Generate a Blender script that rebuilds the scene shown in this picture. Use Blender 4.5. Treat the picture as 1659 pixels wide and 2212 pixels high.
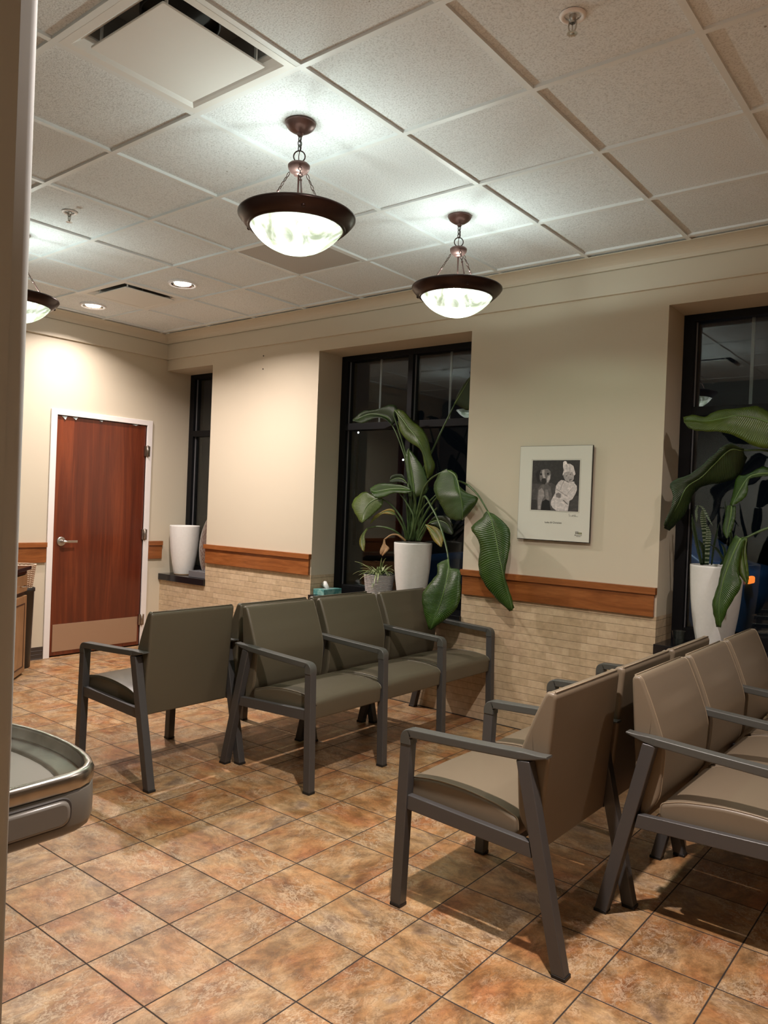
import bpy, bmesh, math, random
from mathutils import Vector, Matrix
for o in list(bpy.data.objects): bpy.data.objects.remove(o)
random.seed(7)
SC = bpy.context.scene
COL = SC.collection
PI = math.pi

# ------------------------------------------------------------------ camera
HC, ZC, YW, XD = 1.4522, 3.030, 4.577, -6.470      # eye height, ceiling, window wall, door wall
YAW, PIT, ROL, FPX = 0.673704, -0.007792, 0.039387, 1655.955
fw = Vector((-math.sin(YAW)*math.cos(PIT), math.cos(YAW)*math.cos(PIT), math.sin(PIT)))
r0 = Vector((math.cos(YAW), math.sin(YAW), 0)); u0 = r0.cross(fw)
rt = r0*math.cos(ROL) + u0*math.sin(ROL); up = -r0*math.sin(ROL) + u0*math.cos(ROL)
cam = bpy.data.objects.new('camera', bpy.data.cameras.new('camera')); COL.objects.link(cam)
M = Matrix.Identity(4)
for i in range(3): M[i][0], M[i][1], M[i][2], M[i][3] = rt[i], up[i], -fw[i], (0, 0, HC)[i]
cam.matrix_world = M
cam.data.sensor_fit = 'HORIZONTAL'; cam.data.sensor_width = 36.0
cam.data.lens = FPX/1659*36.0; cam.data.clip_start = 0.02; cam.data.clip_end = 200
SC.camera = cam
SC.view_settings.view_transform = 'Standard'; SC.view_settings.look = 'None'
SC.view_settings.gamma = 1; SC.view_settings.use_curve_mapping = False
SC.view_settings.exposure = 0.12

# ------------------------------------------------------------------ light
W = bpy.data.worlds.new('night'); SC.world = W; W.use_nodes = True
W.node_tree.nodes['Background'].inputs[0].default_value = (0.10, 0.13, 0.2, 1)
W.node_tree.nodes['Background'].inputs[1].default_value = 0.012
CAN_W, CAN_RGB = 26.0, (1.0, 0.87, 0.81)            # recessed downlights
BULB_W, BULB_RGB = 28.0, (0.88, 1.0, 0.93)          # bulb inside each pendant bowl
BOWL = 1.9                                          # glow of the alabaster bowl
CANS = [(-4.770, 3.478, 2.1, 150), (-5.989, 3.478, .80, 140), (-1.1125, 1.65, 2.7, 150), (0.107, 3.478, .6, 150), (1.33, 1.65, .2, 80), (-.5029, -1.3981, 1.15, 70), (1.33, -1.3981, 1.3, 70)]  # the rear pair is added behind the camera to bounce fill onto the ceiling
PENDANTS = [(-2.3316, 2.2594), (-2.3316, 3.4786), (-4.770, 2.2594)]

# ------------------------------------------------------------------ materials
def mat(name, col=(.5,.5,.5), rough=.5, metal=0.0, **kw):
    m = bpy.data.materials.new(name); m.use_nodes = True
    nt = m.node_tree; b = nt.nodes['Principled BSDF']
    b.inputs['Base Color'].default_value = (*col, 1)
    b.inputs['Roughness'].default_value = rough; b.inputs['Metallic'].default_value = metal
    if 'spec' in kw: b.inputs['Specular IOR Level'].default_value = kw['spec']
    if 'coat' in kw:
        b.inputs['Coat Weight'].default_value = kw['coat']; b.inputs['Coat Roughness'].default_value = kw.get('coat_r', .15)
    if 'emit' in kw:
        b.inputs['Emission Color'].default_value = (*kw['emit'], 1); b.inputs['Emission Strength'].default_value = kw.get('strength', 1)
    if 'bump' in kw:                       # (scale, strength, distance)
        s, st, d = kw['bump']
        N = nd(nt, 'ShaderNodeTexNoise', Scale=s, Detail=4.0)
        lk(nt, tco(nt), N.inputs['Vector'])
        B = nd(nt, 'ShaderNodeBump', Strength=st, Distance=d)
        lk(nt, N.outputs['Fac'], B.inputs['Height']); lk(nt, B.outputs[0], b.inputs['Normal'])
    if 'vary' in kw:                       # (scale, col2, lo, hi, stretch)
        s, c2, lo, hi, stv = kw['vary']
        mp = nd(nt, 'ShaderNodeMapping'); mp.inputs['Scale'].default_value = stv
        lk(nt, tco(nt), mp.inputs[0])
        N = nd(nt, 'ShaderNodeTexNoise', Scale=s, Detail=5.0, Distortion=.6); lk(nt, mp.outputs[0], N.inputs['Vector'])
        R = ramp(nt, [(lo, col), (hi, c2)]); lk(nt, N.outputs['Fac'], R.inputs[0]); lk(nt, R.outputs[0], b.inputs['Base Color'])
    return m
def nd(nt, typ, **kw):
    n = nt.nodes.new(typ)
    for k, v in kw.items():
        if k in n.inputs: n.inputs[k].default_value = v
        else: setattr(n, k, v)
    return n
def lk(nt, a, b): nt.links.new(a, b)
def tco(nt, out='Object'): return nt.nodes.new('ShaderNodeTexCoord').outputs[out]
def ramp(nt, stops, interp='LINEAR'):
    R = nt.nodes.new('ShaderNodeValToRGB'); R.color_ramp.interpolation = interp
    e = R.color_ramp.elements
    while len(e) < len(stops): e.new(.5)
    for i, (p, c) in enumerate(stops): e[i].position = p; e[i].color = (*c, 1) if len(c) == 3 else c
    return R
def math_(nt, op, a, b=None, c=None):
    n = nt.nodes.new('ShaderNodeMath'); n.operation = op
    for i, v in enumerate((a, b, c)):
        if v is None: continue
        if isinstance(v, (int, float)): n.inputs[i].default_value = v
        else: lk(nt, v, n.inputs[i])
    return n.outputs[0]
def mix(nt, f, a, b, typ='RGBA', mode='MIX'):
    n = nt.nodes.new('ShaderNodeMix'); n.data_type = typ
    if typ == 'RGBA': n.blend_type = mode
    i = {'RGBA': (6, 7, 2), 'FLOAT': (2, 3, 0)}[typ]
    for k, v in ((0, f), (i[0], a), (i[1], b)):
        if isinstance(v, (int, float)): n.inputs[k].default_value = v
        elif isinstance(v, tuple): n.inputs[k].default_value = (*v, 1)
        else: lk(nt, v, n.inputs[k])
    return n.outputs[i[2]]

def floor_mat():
    m = mat('slate_look_tile', rough=.42); nt = m.node_tree; b = nt.nodes['Principled BSDF']
    co = tco(nt); sp = nd(nt, 'ShaderNodeSeparateXYZ'); lk(nt, co, sp.inputs[0])
    fx = math_(nt, 'DIVIDE', math_(nt, 'ADD', sp.outputs[0], 1.5416+30.48), .3048)
    fy = math_(nt, 'DIVIDE', math_(nt, 'SUBTRACT', sp.outputs[1], 1.3061-30.48), .3048)
    ix = math_(nt, 'FLOOR', fx); iy = math_(nt, 'FLOOR', fy)
    ex = math_(nt, 'ABSOLUTE', math_(nt, 'SUBTRACT', math_(nt, 'FRACT', fx), .5))
    ey = math_(nt, 'ABSOLUTE', math_(nt, 'SUBTRACT', math_(nt, 'FRACT', fy), .5))
    edge = math_(nt, 'MAXIMUM', ex, ey)
    grout = ramp(nt, [(.4905, (0,0,0)), (.4935, (1,1,1))]); lk(nt, edge, grout.inputs[0])
    cx = nd(nt, 'ShaderNodeCombineXYZ'); lk(nt, ix, cx.inputs[0]); lk(nt, iy, cx.inputs[1])
    wn = nd(nt, 'ShaderNodeTexWhiteNoise', noise_dimensions='3D'); lk(nt, cx.outputs[0], wn.inputs['Vector'])
    sc = nd(nt, 'ShaderNodeVectorMath', operation='SCALE'); lk(nt, wn.outputs['Color'], sc.inputs[0]); sc.inputs['Scale'].default_value = 40
    rot = nd(nt, 'ShaderNodeVectorRotate', rotation_type='Z_AXIS'); lk(nt, co, rot.inputs['Vector'])
    lk(nt, math_(nt, 'MULTIPLY', math_(nt, 'ROUND', math_(nt, 'MULTIPLY', wn.outputs['Value'], 4)), PI/2), rot.inputs['Angle'])
    ad = nd(nt, 'ShaderNodeVectorMath', operation='ADD'); lk(nt, rot.outputs[0], ad.inputs[0]); lk(nt, sc.outputs[0], ad.inputs[1])
    mp = nd(nt, 'ShaderNodeMapping'); mp.inputs['Scale'].default_value = (1, 1.5, 1); mp.inputs['Rotation'].default_value = (0,0,.6); lk(nt, ad.outputs[0], mp.inputs[0])
    def nz(s, d, r, di, src=None):
        n = nd(nt, 'ShaderNodeTexNoise', Scale=s, Detail=d, Roughness=r, Distortion=di); lk(nt, (src or mp.outputs[0]), n.inputs['Vector']); return n
    n0 = nz(3.6, 4.0, .55, .4); n1 = nz(9.0, 12.0, .72, .35); n2 = nz(9.5, 12.0, .70, .3); n3 = nz(4.4, 5.0, .6, .5, ad.outputs[0]); n4 = nz(19.0, 12.0, .72, .3)
    hue = ramp(nt, [(.34, (.40,.175,.075)), (.44, (.45,.23,.095)), (.52, (.46,.265,.12)), (.60, (.50,.325,.165)), (.68, (.34,.235,.155))]); lk(nt, n0.outputs['Fac'], hue.inputs[0])
    val = ramp(nt, [(.32, (.40,.36,.33)), (.43, (.68,.64,.60)), (.52, (1.0,.97,.94)), (.62, (1.30,1.30,1.34)), (.74, (1.5,1.6,1.75))]); lk(nt, n1.outputs['Fac'], val.inputs[0])
    c2 = mix(nt, 1.0, hue.outputs[0], val.outputs[0], mode='MULTIPLY')
    vm = ramp(nt, [(.43, (0,0,0)), (.58, (1,1,1))]); lk(nt, n3.outputs['Fac'], vm.inputs[0])
    ridge = math_(nt, 'ABSOLUTE', math_(nt, 'SUBTRACT', n2.outputs['Fac'], .5)); ridge4 = math_(nt, 'ABSOLUTE', math_(nt, 'SUBTRACT', n4.outputs['Fac'], .5))
    vein = ramp(nt, [(0.0, (1,1,1)), (.012, (.5,.5,.5)), (.030, (0,0,0))]); lk(nt, ridge, vein.inputs[0])
    vein4 = ramp(nt, [(0.0, (1,1,1)), (.015, (.4,.4,.4)), (.035, (0,0,0))]); lk(nt, ridge4, vein4.inputs[0])
    vv = math_(nt, 'MAXIMUM', vein.outputs[0], math_(nt, 'MULTIPLY', vein4.outputs[0], .7))
    c3 = mix(nt, math_(nt, 'MULTIPLY', math_(nt, 'MULTIPLY', vv, vm.outputs[0]), .70), c2, (.74,.60,.42))
    vd = ramp(nt, [(.018, (0,0,0)), (.036, (1,1,1)), (.060, (0,0,0))]); lk(nt, ridge, vd.inputs[0])
    c3 = mix(nt, math_(nt, 'MULTIPLY', vd.outputs[0], .34), c3, (.12,.07,.045))
    tone = math_(nt, 'MULTIPLY_ADD', wn.outputs['Value'], .18, .70)
    hs = nd(nt, 'ShaderNodeHueSaturation'); lk(nt, tone, hs.inputs['Value']); lk(nt, c3, hs.inputs['Color']); hs.inputs['Saturation'].default_value = 1.02
    c4 = mix(nt, grout.outputs[0], hs.outputs[0], (.022,.017,.015))
    lk(nt, c4, b.inputs['Base Color'])
    h = math_(nt, 'SUBTRACT', math_(nt, 'ADD', math_(nt, 'MULTIPLY', n1.outputs['Fac'], .5), math_(nt, 'MULTIPLY', ridge, 1.6)), math_(nt, 'MULTIPLY', grout.outputs[0], 1.2))
    B = nd(nt, 'ShaderNodeBump', Strength=.45, Distance=.004); lk(nt, h, B.inputs['Height']); lk(nt, B.outputs[0], b.inputs['Normal'])
    lk(nt, mix(nt, grout.outputs[0], .40, .9, 'FLOAT'), b.inputs['Roughness'])
    return m

def brick_mat():
    m = mat('small_wall_tile', rough=.55); nt = m.node_tree; b = nt.nodes['Principled BSDF']
    sp = nd(nt, 'ShaderNodeSeparateXYZ'); lk(nt, tco(nt), sp.inputs[0])
    cb = nd(nt, 'ShaderNodeCombineXYZ'); lk(nt, math_(nt, 'ADD', sp.outputs[0], sp.outputs[1]), cb.inputs[0]); lk(nt, sp.outputs[2], cb.inputs[1])
    B = nd(nt, 'ShaderNodeTexBrick', offset=.37, offset_frequency=2, squash=1.0)
    B.inputs['Scale'].default_value = 1; B.inputs['Brick Width'].default_value = .118; B.inputs['Row Height'].default_value = .049
    B.inputs['Mortar Size'].default_value = .0007; B.inputs['Mortar Smooth'].default_value = .3; B.inputs['Bias'].default_value = 0
    B.inputs['Color1'].default_value = (.48,.36,.225,1); B.inputs['Color2'].default_value = (.59,.455,.30,1); B.inputs['Mortar'].default_value = (.44,.35,.21,1)
    lk(nt, cb.outputs[0], B.inputs['Vector'])
    rowf = math_(nt, 'FRACT', math_(nt, 'DIVIDE', sp.outputs[2], .049))
    line = ramp(nt, [(.0, (1,1,1)), (.045, (0,0,0)), (.96, (0,0,0)), (1.0, (1,1,1))]); lk(nt, rowf, line.inputs[0])
    N = nd(nt, 'ShaderNodeTexNoise', Scale=30.0, Detail=6.0); lk(nt, tco(nt), N.inputs['Vector'])
    c = mix(nt, .35, B.outputs['Color'], N.outputs['Fac'], mode='OVERLAY')
    c = mix(nt, math_(nt, 'MULTIPLY', line.outputs[0], .6), c, (.20,.145,.085)); lk(nt, c, b.inputs['Base Color'])
    bp = nd(nt, 'ShaderNodeBump', Strength=.6, Distance=.003); bp.invert = True
    lk(nt, math_(nt, 'ADD', B.outputs['Fac'], math_(nt, 'MULTIPLY', line.outputs[0], 1.5)), bp.inputs['Height']); lk(nt, bp.outputs[0], b.inputs['Normal'])
    return m

def wood_mat(name, c1, c2, c3, scale, stretch, rough=.35, coat=.2):
    m = mat(name, rough=rough, coat=coat); nt = m.node_tree; b = nt.nodes['Principled BSDF']
    mp = nd(nt, 'ShaderNodeMapping'); mp.inputs['Scale'].default_value = stretch; lk(nt, tco(nt), mp.inputs[0])
    N = nd(nt, 'ShaderNodeTexNoise', Scale=scale, Detail=8.0, Roughness=.6, Distortion=1.2); lk(nt, mp.outputs[0], N.inputs['Vector'])
    R = ramp(nt, [(.30, c1), (.50, c2), (.68, c3)]); lk(nt, N.outputs['Fac'], R.inputs[0])
    N2 = nd(nt, 'ShaderNodeTexNoise', Scale=scale*8, Detail=4.0); lk(nt, mp.outputs[0], N2.inputs['Vector'])
    lk(nt, mix(nt, .25, R.outputs[0], N2.outputs['Fac'], mode='OVERLAY'), b.inputs['Base Color'])
    return m

def ceiling_tile_mat():
    m = mat('mineral_ceiling_tile', (.70,.70,.68), .95); nt = m.node_tree; b = nt.nodes['Principled BSDF']
    co = tco(nt)
    N = nd(nt, 'ShaderNodeTexNoise', Scale=150.0, Detail=4.0, Roughness=.65); lk(nt, co, N.inputs['Vector'])
    V = nd(nt, 'ShaderNodeTexVoronoi', Scale=260.0); lk(nt, co, V.inputs['Vector'])
    sp = ramp(nt, [(.32, (.54,.57,.585)), (.50, (.775,.82,.84)), (.7, (.83,.875,.90))]); lk(nt, N.outputs['Fac'], sp.inputs[0])
    pit = nd(nt, 'ShaderNodeTexNoise', Scale=26.0, Detail=2.0); lk(nt, co, pit.inputs['Vector'])
    pr = ramp(nt, [(.76, (0,0,0)), (.79, (1,1,1))]); lk(nt, pit.outputs['Fac'], pr.inputs[0])
    lk(nt, mix(nt, pr.outputs[0], sp.outputs[0], (.3,.28,.25)), b.inputs['Base Color'])
    B = nd(nt, 'ShaderNodeBump', Strength=.8, Distance=.004); lk(nt, N.outputs['Fac'], B.inputs['Height']); lk(nt, B.outputs[0], b.inputs['Normal'])
    return m

def glass_mat():
    m = bpy.data.materials.new('window_glass'); m.use_nodes = True; nt = m.node_tree; nt.nodes.clear()
    o = nd(nt, 'ShaderNodeOutputMaterial'); t = nd(nt, 'ShaderNodeBsdfTransparent'); t.inputs[0].default_value = (.88,.92,.91,1)
    g = nd(nt, 'ShaderNodeBsdfGlossy'); g.inputs['Roughness'].default_value = 0.0
    lw = nd(nt, 'ShaderNodeLayerWeight', Blend=.5)
    f = math_(nt, 'MULTIPLY_ADD', math_(nt, 'POWER', lw.outputs['Facing'], 5.0), .93, .065)
    ms = nd(nt, 'ShaderNodeMixShader'); lk(nt, f, ms.inputs[0]); lk(nt, t.outputs[0], ms.inputs[1]); lk(nt, g.outputs[0], ms.inputs[2]); lk(nt, ms.outputs[0], o.inputs[0])
    return m

def bowl_mat():
    # thin alabaster glass: lets part of the bulb light through and glows itself
    m = bpy.data.materials.new('lit_alabaster_glass'); m.use_nodes = True; nt = m.node_tree; nt.nodes.clear()
    N = nd(nt, 'ShaderNodeTexNoise', Scale=5.0, Detail=5.0, Roughness=.55, Distortion=2.5); lk(nt, tco(nt), N.inputs['Vector'])
    R = ramp(nt, [(.34, (.13,.155,.10)), (.43, (.20,.23,.165)), (.50, (.34,.37,.31)), (.58, (.7,.72,.66)), (.70, (1,1,.98))]); lk(nt, N.outputs['Fac'], R.inputs[0])
    e = nd(nt, 'ShaderNodeEmission', Strength=BOWL*1.45); lk(nt, R.outputs[0], e.inputs[0])
    t = nd(nt, 'ShaderNodeBsdfTransparent'); t.inputs[0].default_value = (.60,.68,.57,1)
    a = nd(nt, 'ShaderNodeAddShader'); lk(nt, e.outputs[0], a.inputs[0]); lk(nt, t.outputs[0], a.inputs[1])
    o = nd(nt, 'ShaderNodeOutputMaterial'); lk(nt, a.outputs[0], o.inputs[0])
    return m

def leaf_mat(name, dark, light, vein, rough=.32, band=0):
    m = mat(name, dark, rough); nt = m.node_tree; b = nt.nodes['Principled BSDF']
    uv = tco(nt, 'UV'); sp = nd(nt, 'ShaderNodeSeparateXYZ'); lk(nt, uv, sp.inputs[0])
    au = math_(nt, 'ABSOLUTE', math_(nt, 'SUBTRACT', sp.outputs[0], .5))
    ph = math_(nt, 'SUBTRACT', math_(nt, 'MULTIPLY', sp.outputs[1], 58.0), math_(nt, 'MULTIPLY', au, 14.0))
    w = math_(nt, 'SINE', math_(nt, 'MULTIPLY', ph, 2*PI))
    N = nd(nt, 'ShaderNodeTexNoise', Scale=9.0, Detail=4.0); lk(nt, tco(nt), N.inputs['Vector'])
    R = ramp(nt, [(.35, dark), (.65, light)]); lk(nt, N.outputs['Fac'], R.inputs[0])
    c = mix(nt, math_(nt, 'MULTIPLY', math_(nt, 'MAXIMUM', w, 0.0), .18), R.outputs[0], vein)
    if band:
        bw = math_(nt, 'SINE', math_(nt, 'MULTIPLY', math_(nt, 'ADD', sp.outputs[1], math_(nt, 'MULTIPLY', N.outputs['Fac'], .1)), 90.0))
        c = mix(nt, math_(nt, 'MULTIPLY', math_(nt, 'GREATER_THAN', bw, .35), .7), c, (.33,.38,.26))
    lk(nt, c, b.inputs['Base Color'])
    B = nd(nt, 'ShaderNodeBump', Strength=.35, Distance=.003); lk(nt, w, B.inputs['Height']); lk(nt, B.outputs[0], b.inputs['Normal'])
    return m

MT = {}
MT['floor'] = floor_mat(); MT['brick'] = brick_mat(); MT['ceil'] = ceiling_tile_mat(); MT['glass'] = glass_mat(); MT['bowl'] = bowl_mat()
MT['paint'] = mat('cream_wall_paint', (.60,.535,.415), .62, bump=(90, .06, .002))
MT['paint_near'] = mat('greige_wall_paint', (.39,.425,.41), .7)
MT['crown'] = mat('crown_paint', (.60,.54,.43), .42)
MT['bar'] = mat('ceiling_grid_white', (.74,.775,.78), .5)
MT['white'] = mat('white_enamel', (.80,.76,.74), .4)
MT['diff'] = mat('diffuser_white', (.74,.75,.73), .38)
MT['duct'] = mat('dark_duct', (.05,.045,.04), .6)
MT['duct_side'] = mat('galvanised_duct', (.30,.29,.27), .45)
MT['rail'] = wood_mat('honey_stained_rail', (.19,.058,.013), (.26,.083,.020), (.33,.115,.032), 2.2, (1.0, 1.0, 9.0), .35, .25)
MT['cherry'] = wood_mat('cherry_veneer', (.065,.011,.004), (.110,.019,.006), (.18,.037,.011), 1.6, (5.5, 5.5, .32), .33, .3)
MT['oak'] = wood_mat('brown_cabinet', (.20,.105,.045), (.25,.135,.06), (.30,.165,.075), 3.0, (3.0, 3.0, .5), .4, .2)
MT['oakdark'] = mat('cabinet_glaze', (.05,.02,.01), .5)
MT['black'] = mat('black_frame', (.004,.004,.005), .5, spec=.2)
MT['sill'] = mat('black_stone_sill', (.010,.010,.012), .16)
MT['cove'] = mat('brown_cove_base', (.045,.034,.028), .4)
MT['steel'] = mat('satin_steel', (.62,.60,.57), .30, 1.0)
MT['steel_sink'] = mat('stainless_basin', (.50,.48,.44), .26, 1.0, vary=(9, (.36,.345,.31), .4, .6, (1,1,1)))
MT['hinge'] = mat('nickel_hinge', (.36,.31,.27), .35, 1.0)
MT['kick'] = mat('kick_plate', (.52,.38,.28), .42, .75)
MT['frame'] = mat('grey_brown_metal', (.074,.072,.071), .42, .25)
MT['armpad'] = mat('arm_pad', (.066,.067,.060), .46)
MT['glide'] = mat('black_glide', (.01,.01,.01), .5)
MT['vinyl_dim'] = mat('dim_olive_vinyl', (.092,.079,.052), .42, bump=(420, .12, .001))  # darker copy of the chair vinyl, cool dim lamplight put into its colour
MT['vinyl_lit'] = mat('lit_taupe_vinyl', (.170,.133,.090), .42, bump=(420, .12, .001))  # lighter copy of the same vinyl, warm downlight put into its colour
MT['pipe_dim'] = mat('dim_olive_piping', (.135,.115,.078), .36)  # piping to match the darker copy, dim light in its colour too
MT['pipe_lit'] = mat('lit_taupe_piping', (.25,.195,.13), .36)  # piping to match the lighter copy, downlight in its colour too
MT['bronze'] = mat('bronze_brown', (.030,.013,.010), .30, .5)
MT['rose'] = mat('mauve_bronze', (.17,.10,.09), .38, .55)
MT['pot'] = mat('white_resin_pot', (.76,.75,.72), .40, vary=(45, (.73,.72,.69), .35, .65, (1,1,1)))
MT['soil'] = mat('potting_soil', (.02,.014,.009), .95)
MT['rimdirt'] = mat('chipped_foot', (.32,.22,.13), .8)
MT['gL'] = leaf_mat('deep_green_leaf', (.016,.044,.004), (.028,.070,.006), (.06,.12,.015), .36)
MT['dL'] = leaf_mat('dark_green_leaf', (.008,.022,.004), (.015,.036,.006), (.03,.06,.012), .40)
MT['yL'] = leaf_mat('yellow_green_leaf', (.034,.060,.004), (.060,.098,.006), (.09,.14,.015), .38)
MT['wL'] = leaf_mat('yellowing_leaf', (.07,.10,.010), (.28,.19,.02), (.2,.18,.05), .4)
MT['bL'] = leaf_mat('dried_leaf', (.30,.17,.07), (.45,.29,.15), (.2,.1,.05), .7)
MT['vL'] = leaf_mat('banded_leaf', (.010,.030,.012), (.03,.06,.02), (.05,.1,.04), .35, 1)
MT['sL'] = mat('leaf_stalk', (.040,.075,.020), .4, vary=(12, (.07,.12,.04), .4, .6, (1,1,1)))
MT['mid'] = mat('leaf_midrib', (.10,.17,.045), .4)
MT['spider'] = mat('spider_leaf', (.20,.28,.09), .4, vary=(25, (.44,.48,.28), .45, .6, (1,1,1)))
MT['stripe_b'] = mat('black_rib', (.012,.012,.014), .45); MT['stripe_w'] = mat('silver_rib', (.50,.47,.45), .45)
MT['teal'] = mat('teal_tissue_carton', (.075,.26,.25), .5, vary=(26, (.24,.44,.40), .45, .62, (1,1,1)))
MT['tissue'] = mat('tissue_paper', (.82,.82,.80), .8); MT['film'] = mat('clear_film', (.55,.62,.62), .15)
MT['silver'] = mat('hammered_silver', (.60,.57,.55), .20, 1.0, bump=(46, 1.0, .012))
MT['stand'] = mat('grey_stand', (.20,.20,.21), .35, .3)
MT['mat_board'] = mat('off_white_board', (.66,.65,.58), .45); MT['edge'] = mat('black_edge', (.012,.011,.010), .4)
MT['ink'] = mat('dark_ink', (.05,.045,.035), .6); MT['ink2'] = mat('olive_ink', (.22,.22,.10), .6); MT['inkline'] = mat('thin_line_ink', (.30,.29,.26), .6)
MT['apron'] = mat('grey_apron', (.125,.118,.10), .35); MT['bar_push'] = mat('push_bar_grey', (.15,.14,.12), .32)
MT['carpaint'] = mat('blue_car_paint', (.03,.09,.20), .25, coat=.6)
MT['carglass'] = mat('car_glass', (.02,.05,.09), .05)
MT['tyre'] = mat('tyre', (.01,.01,.01), .7)
MT['asphalt'] = mat('asphalt', (.03,.032,.036), .8, bump=(30, .4, .01))
MT['wicker'] = mat('woven_wicker', (.30,.17,.09), .7)
MT['wicker_l'] = mat('pale_wicker', (.75,.62,.48), .7)
MT['binm'] = mat('black_plastic', (.010,.010,.010), .4)
MT['chrome'] = mat('chrome', (.75,.73,.7), .12, 1.0)
MT['grille'] = mat('perforated_grille', (.36,.34,.31), .6); 
def _g():
    nt = MT['grille'].node_tree; b = nt.nodes['Principled BSDF']
    V = nd(nt, 'ShaderNodeTexVoronoi', Scale=120.0, Randomness=0.0); lk(nt, tco(nt), V.inputs['Vector'])
    R = ramp(nt, [(.30, (.10,.095,.09)), (.42, (.44,.42,.39))]); lk(nt, V.outputs['Distance'], R.inputs[0]); lk(nt, R.outputs[0], b.inputs['Base Color'])
_g()

# ------------------------------------------------------------------ mesh helpers
class MB:
    """collects world-space shapes and links them as one mesh object"""
    def __init__(s): s.v = []; s.f = []; s.m = []; s.sm = []; s.uv = {}
    def add(s, vs, fs, mi=0, smooth=False):
        o = len(s.v); s.v += [tuple(v) for v in vs]
        for f in fs: s.f.append(tuple(i+o for i in f)); s.m.append(mi); s.sm.append(smooth)
        return s
    def box(s, x0, y0, z0, x1, y1, z1, mi=0):
        x0, x1 = min(x0,x1), max(x0,x1); y0, y1 = min(y0,y1), max(y0,y1); z0, z1 = min(z0,z1), max(z0,z1)
        v = [(x0,y0,z0),(x1,y0,z0),(x1,y1,z0),(x0,y1,z0),(x0,y0,z1),(x1,y0,z1),(x1,y1,z1),(x0,y1,z1)]
        return s.add(v, [(0,3,2,1),(4,5,6,7),(0,1,5,4),(1,2,6,5),(2,3,7,6),(3,0,4,7)], mi)
    def hexa(s, bot, top, mi=0):
        return s.add(list(bot)+list(top), [(0,3,2,1),(4,5,6,7),(0,1,5,4),(1,2,6,5),(2,3,7,6),(3,0,4,7)], mi)
    def loft(s, rings, mi=0, closed=True, caps=(True, True), smooth=True):
        n = len(rings[0]); o = len(s.v); s.v += [tuple(p) for r in rings for p in r]
        for i in range(len(rings)-1):
            for j in range(n if closed else n-1):
                k = (j+1) % n
                s.f.append((o+i*n+j, o+i*n+k, o+(i+1)*n+k, o+(i+1)*n+j)); s.m.append(mi); s.sm.append(smooth)
        if caps[0]: s.f.append(tuple(o+j for j in reversed(range(n)))); s.m.append(mi); s.sm.append(False)
        if caps[1]: s.f.append(tuple(o+(len(rings)-1)*n+j for j in range(n))); s.m.append(mi); s.sm.append(False)
        return s
    def lathe(s, prof, c, seg=48, mi=0, caps=(False, False), sx=1, sy=1):
        rings = [[(c[0]+r*math.cos(2*PI*k/seg)*sx, c[1]+r*math.sin(2*PI*k/seg)*sy, c[2]+z) for k in range(seg)] for r, z in prof]
        return s.loft(rings, mi, True, caps)
    def tube(s, pts, r, seg=8, mi=0, closed=False):
        P = [Vector(p) for p in pts]; n = len(P)
        R = r if isinstance(r, (list, tuple)) else [r]*n
        ref = Vector((0,0,1)); rings = []; prev = None
        for i in range(n):
            a = P[(i-1) % n] if closed else P[max(i-1,0)]; b = P[(i+1) % n] if closed else P[min(i+1,n-1)]
            t = (b-a).normalized()
            if prev is None:
                x = t.cross(ref if abs(t.z) < .9 else Vector((1,0,0))).normalized()
            else:
                x = (prev - t*prev.dot(t)).normalized()
            prev = x; y = t.cross(x)
            rings.append([P[i]+(x*math.cos(2*PI*k/seg)+y*math.sin(2*PI*k/seg))*R[i] for k in range(seg)])
        if closed: rings.append(rings[0])
        return s.loft(rings, mi, True, (not closed, not closed))
    def sphere(s, c, r, mi=0, seg=16, sx=1, sy=1, sz=1):
        pr = [(max(1e-5, r*math.sin(PI*i/10)), -r*math.cos(PI*i/10)*sz) for i in range(11)]
        return s.lathe(pr, c, seg, mi, (False, False), sx, sy)
    def build(s, name, mats, parent=None, bevel=0, solid=0, tag=None):
        org = origin(parent)
        me = bpy.data.meshes.new(name)
        me.from_pydata([(x-org[0], y-org[1], z-org[2]) for x, y, z in s.v], [], s.f)
        for m in (mats if isinstance(mats, (list, tuple)) else [mats]): me.materials.append(m)
        me.polygons.foreach_set('material_index', s.m); me.polygons.foreach_set('use_smooth', s.sm)
        if s.uv:
            uvl = me.uv_layers.new(name='UVMap')
            for l in me.loops: uvl.data[l.index].uv = s.uv.get(l.vertex_index, (0, 0))
        bm = bmesh.new(); bm.from_mesh(me); bmesh.ops.recalc_face_normals(bm, faces=bm.faces); bm.to_mesh(me); bm.free()
        o = bpy.data.objects.new(name, me); COL.objects.link(o); o.parent = parent
        if bevel:
            b = o.modifiers.new('bevel', 'BEVEL'); b.width = bevel; b.segments = 3; b.limit_method = 'ANGLE'; b.angle_limit = math.radians(40)
            b.harden_normals = False
        if solid:
            b = o.modifiers.new('solid', 'SOLIDIFY'); b.thickness = solid; b.offset = 0
        if tag: settag(o, **tag)
        return o
def origin(o):
    v = Vector((0,0,0))
    while o: v += o.location; o = o.parent
    return v
def settag(o, label=None, cat=None, group=None, kind=None):
    if label: o['label'] = label
    if cat: o['category'] = cat
    if group: o['group'] = group
    if kind: o['kind'] = kind
    return o
def thing(name, loc, label=None, cat=None, group=None, kind=None):
    o = bpy.data.objects.new(name, None); COL.objects.link(o); o.location = loc; o.empty_display_size = .1
    return settag(o, label, cat, group, kind)
def struct(name, mb, mats, parent=None, bevel=0, label=None, cat=None):
    o = mb.build(name, mats, parent, bevel)
    if parent is None: settag(o, label, cat, kind='structure')
    return o
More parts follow.
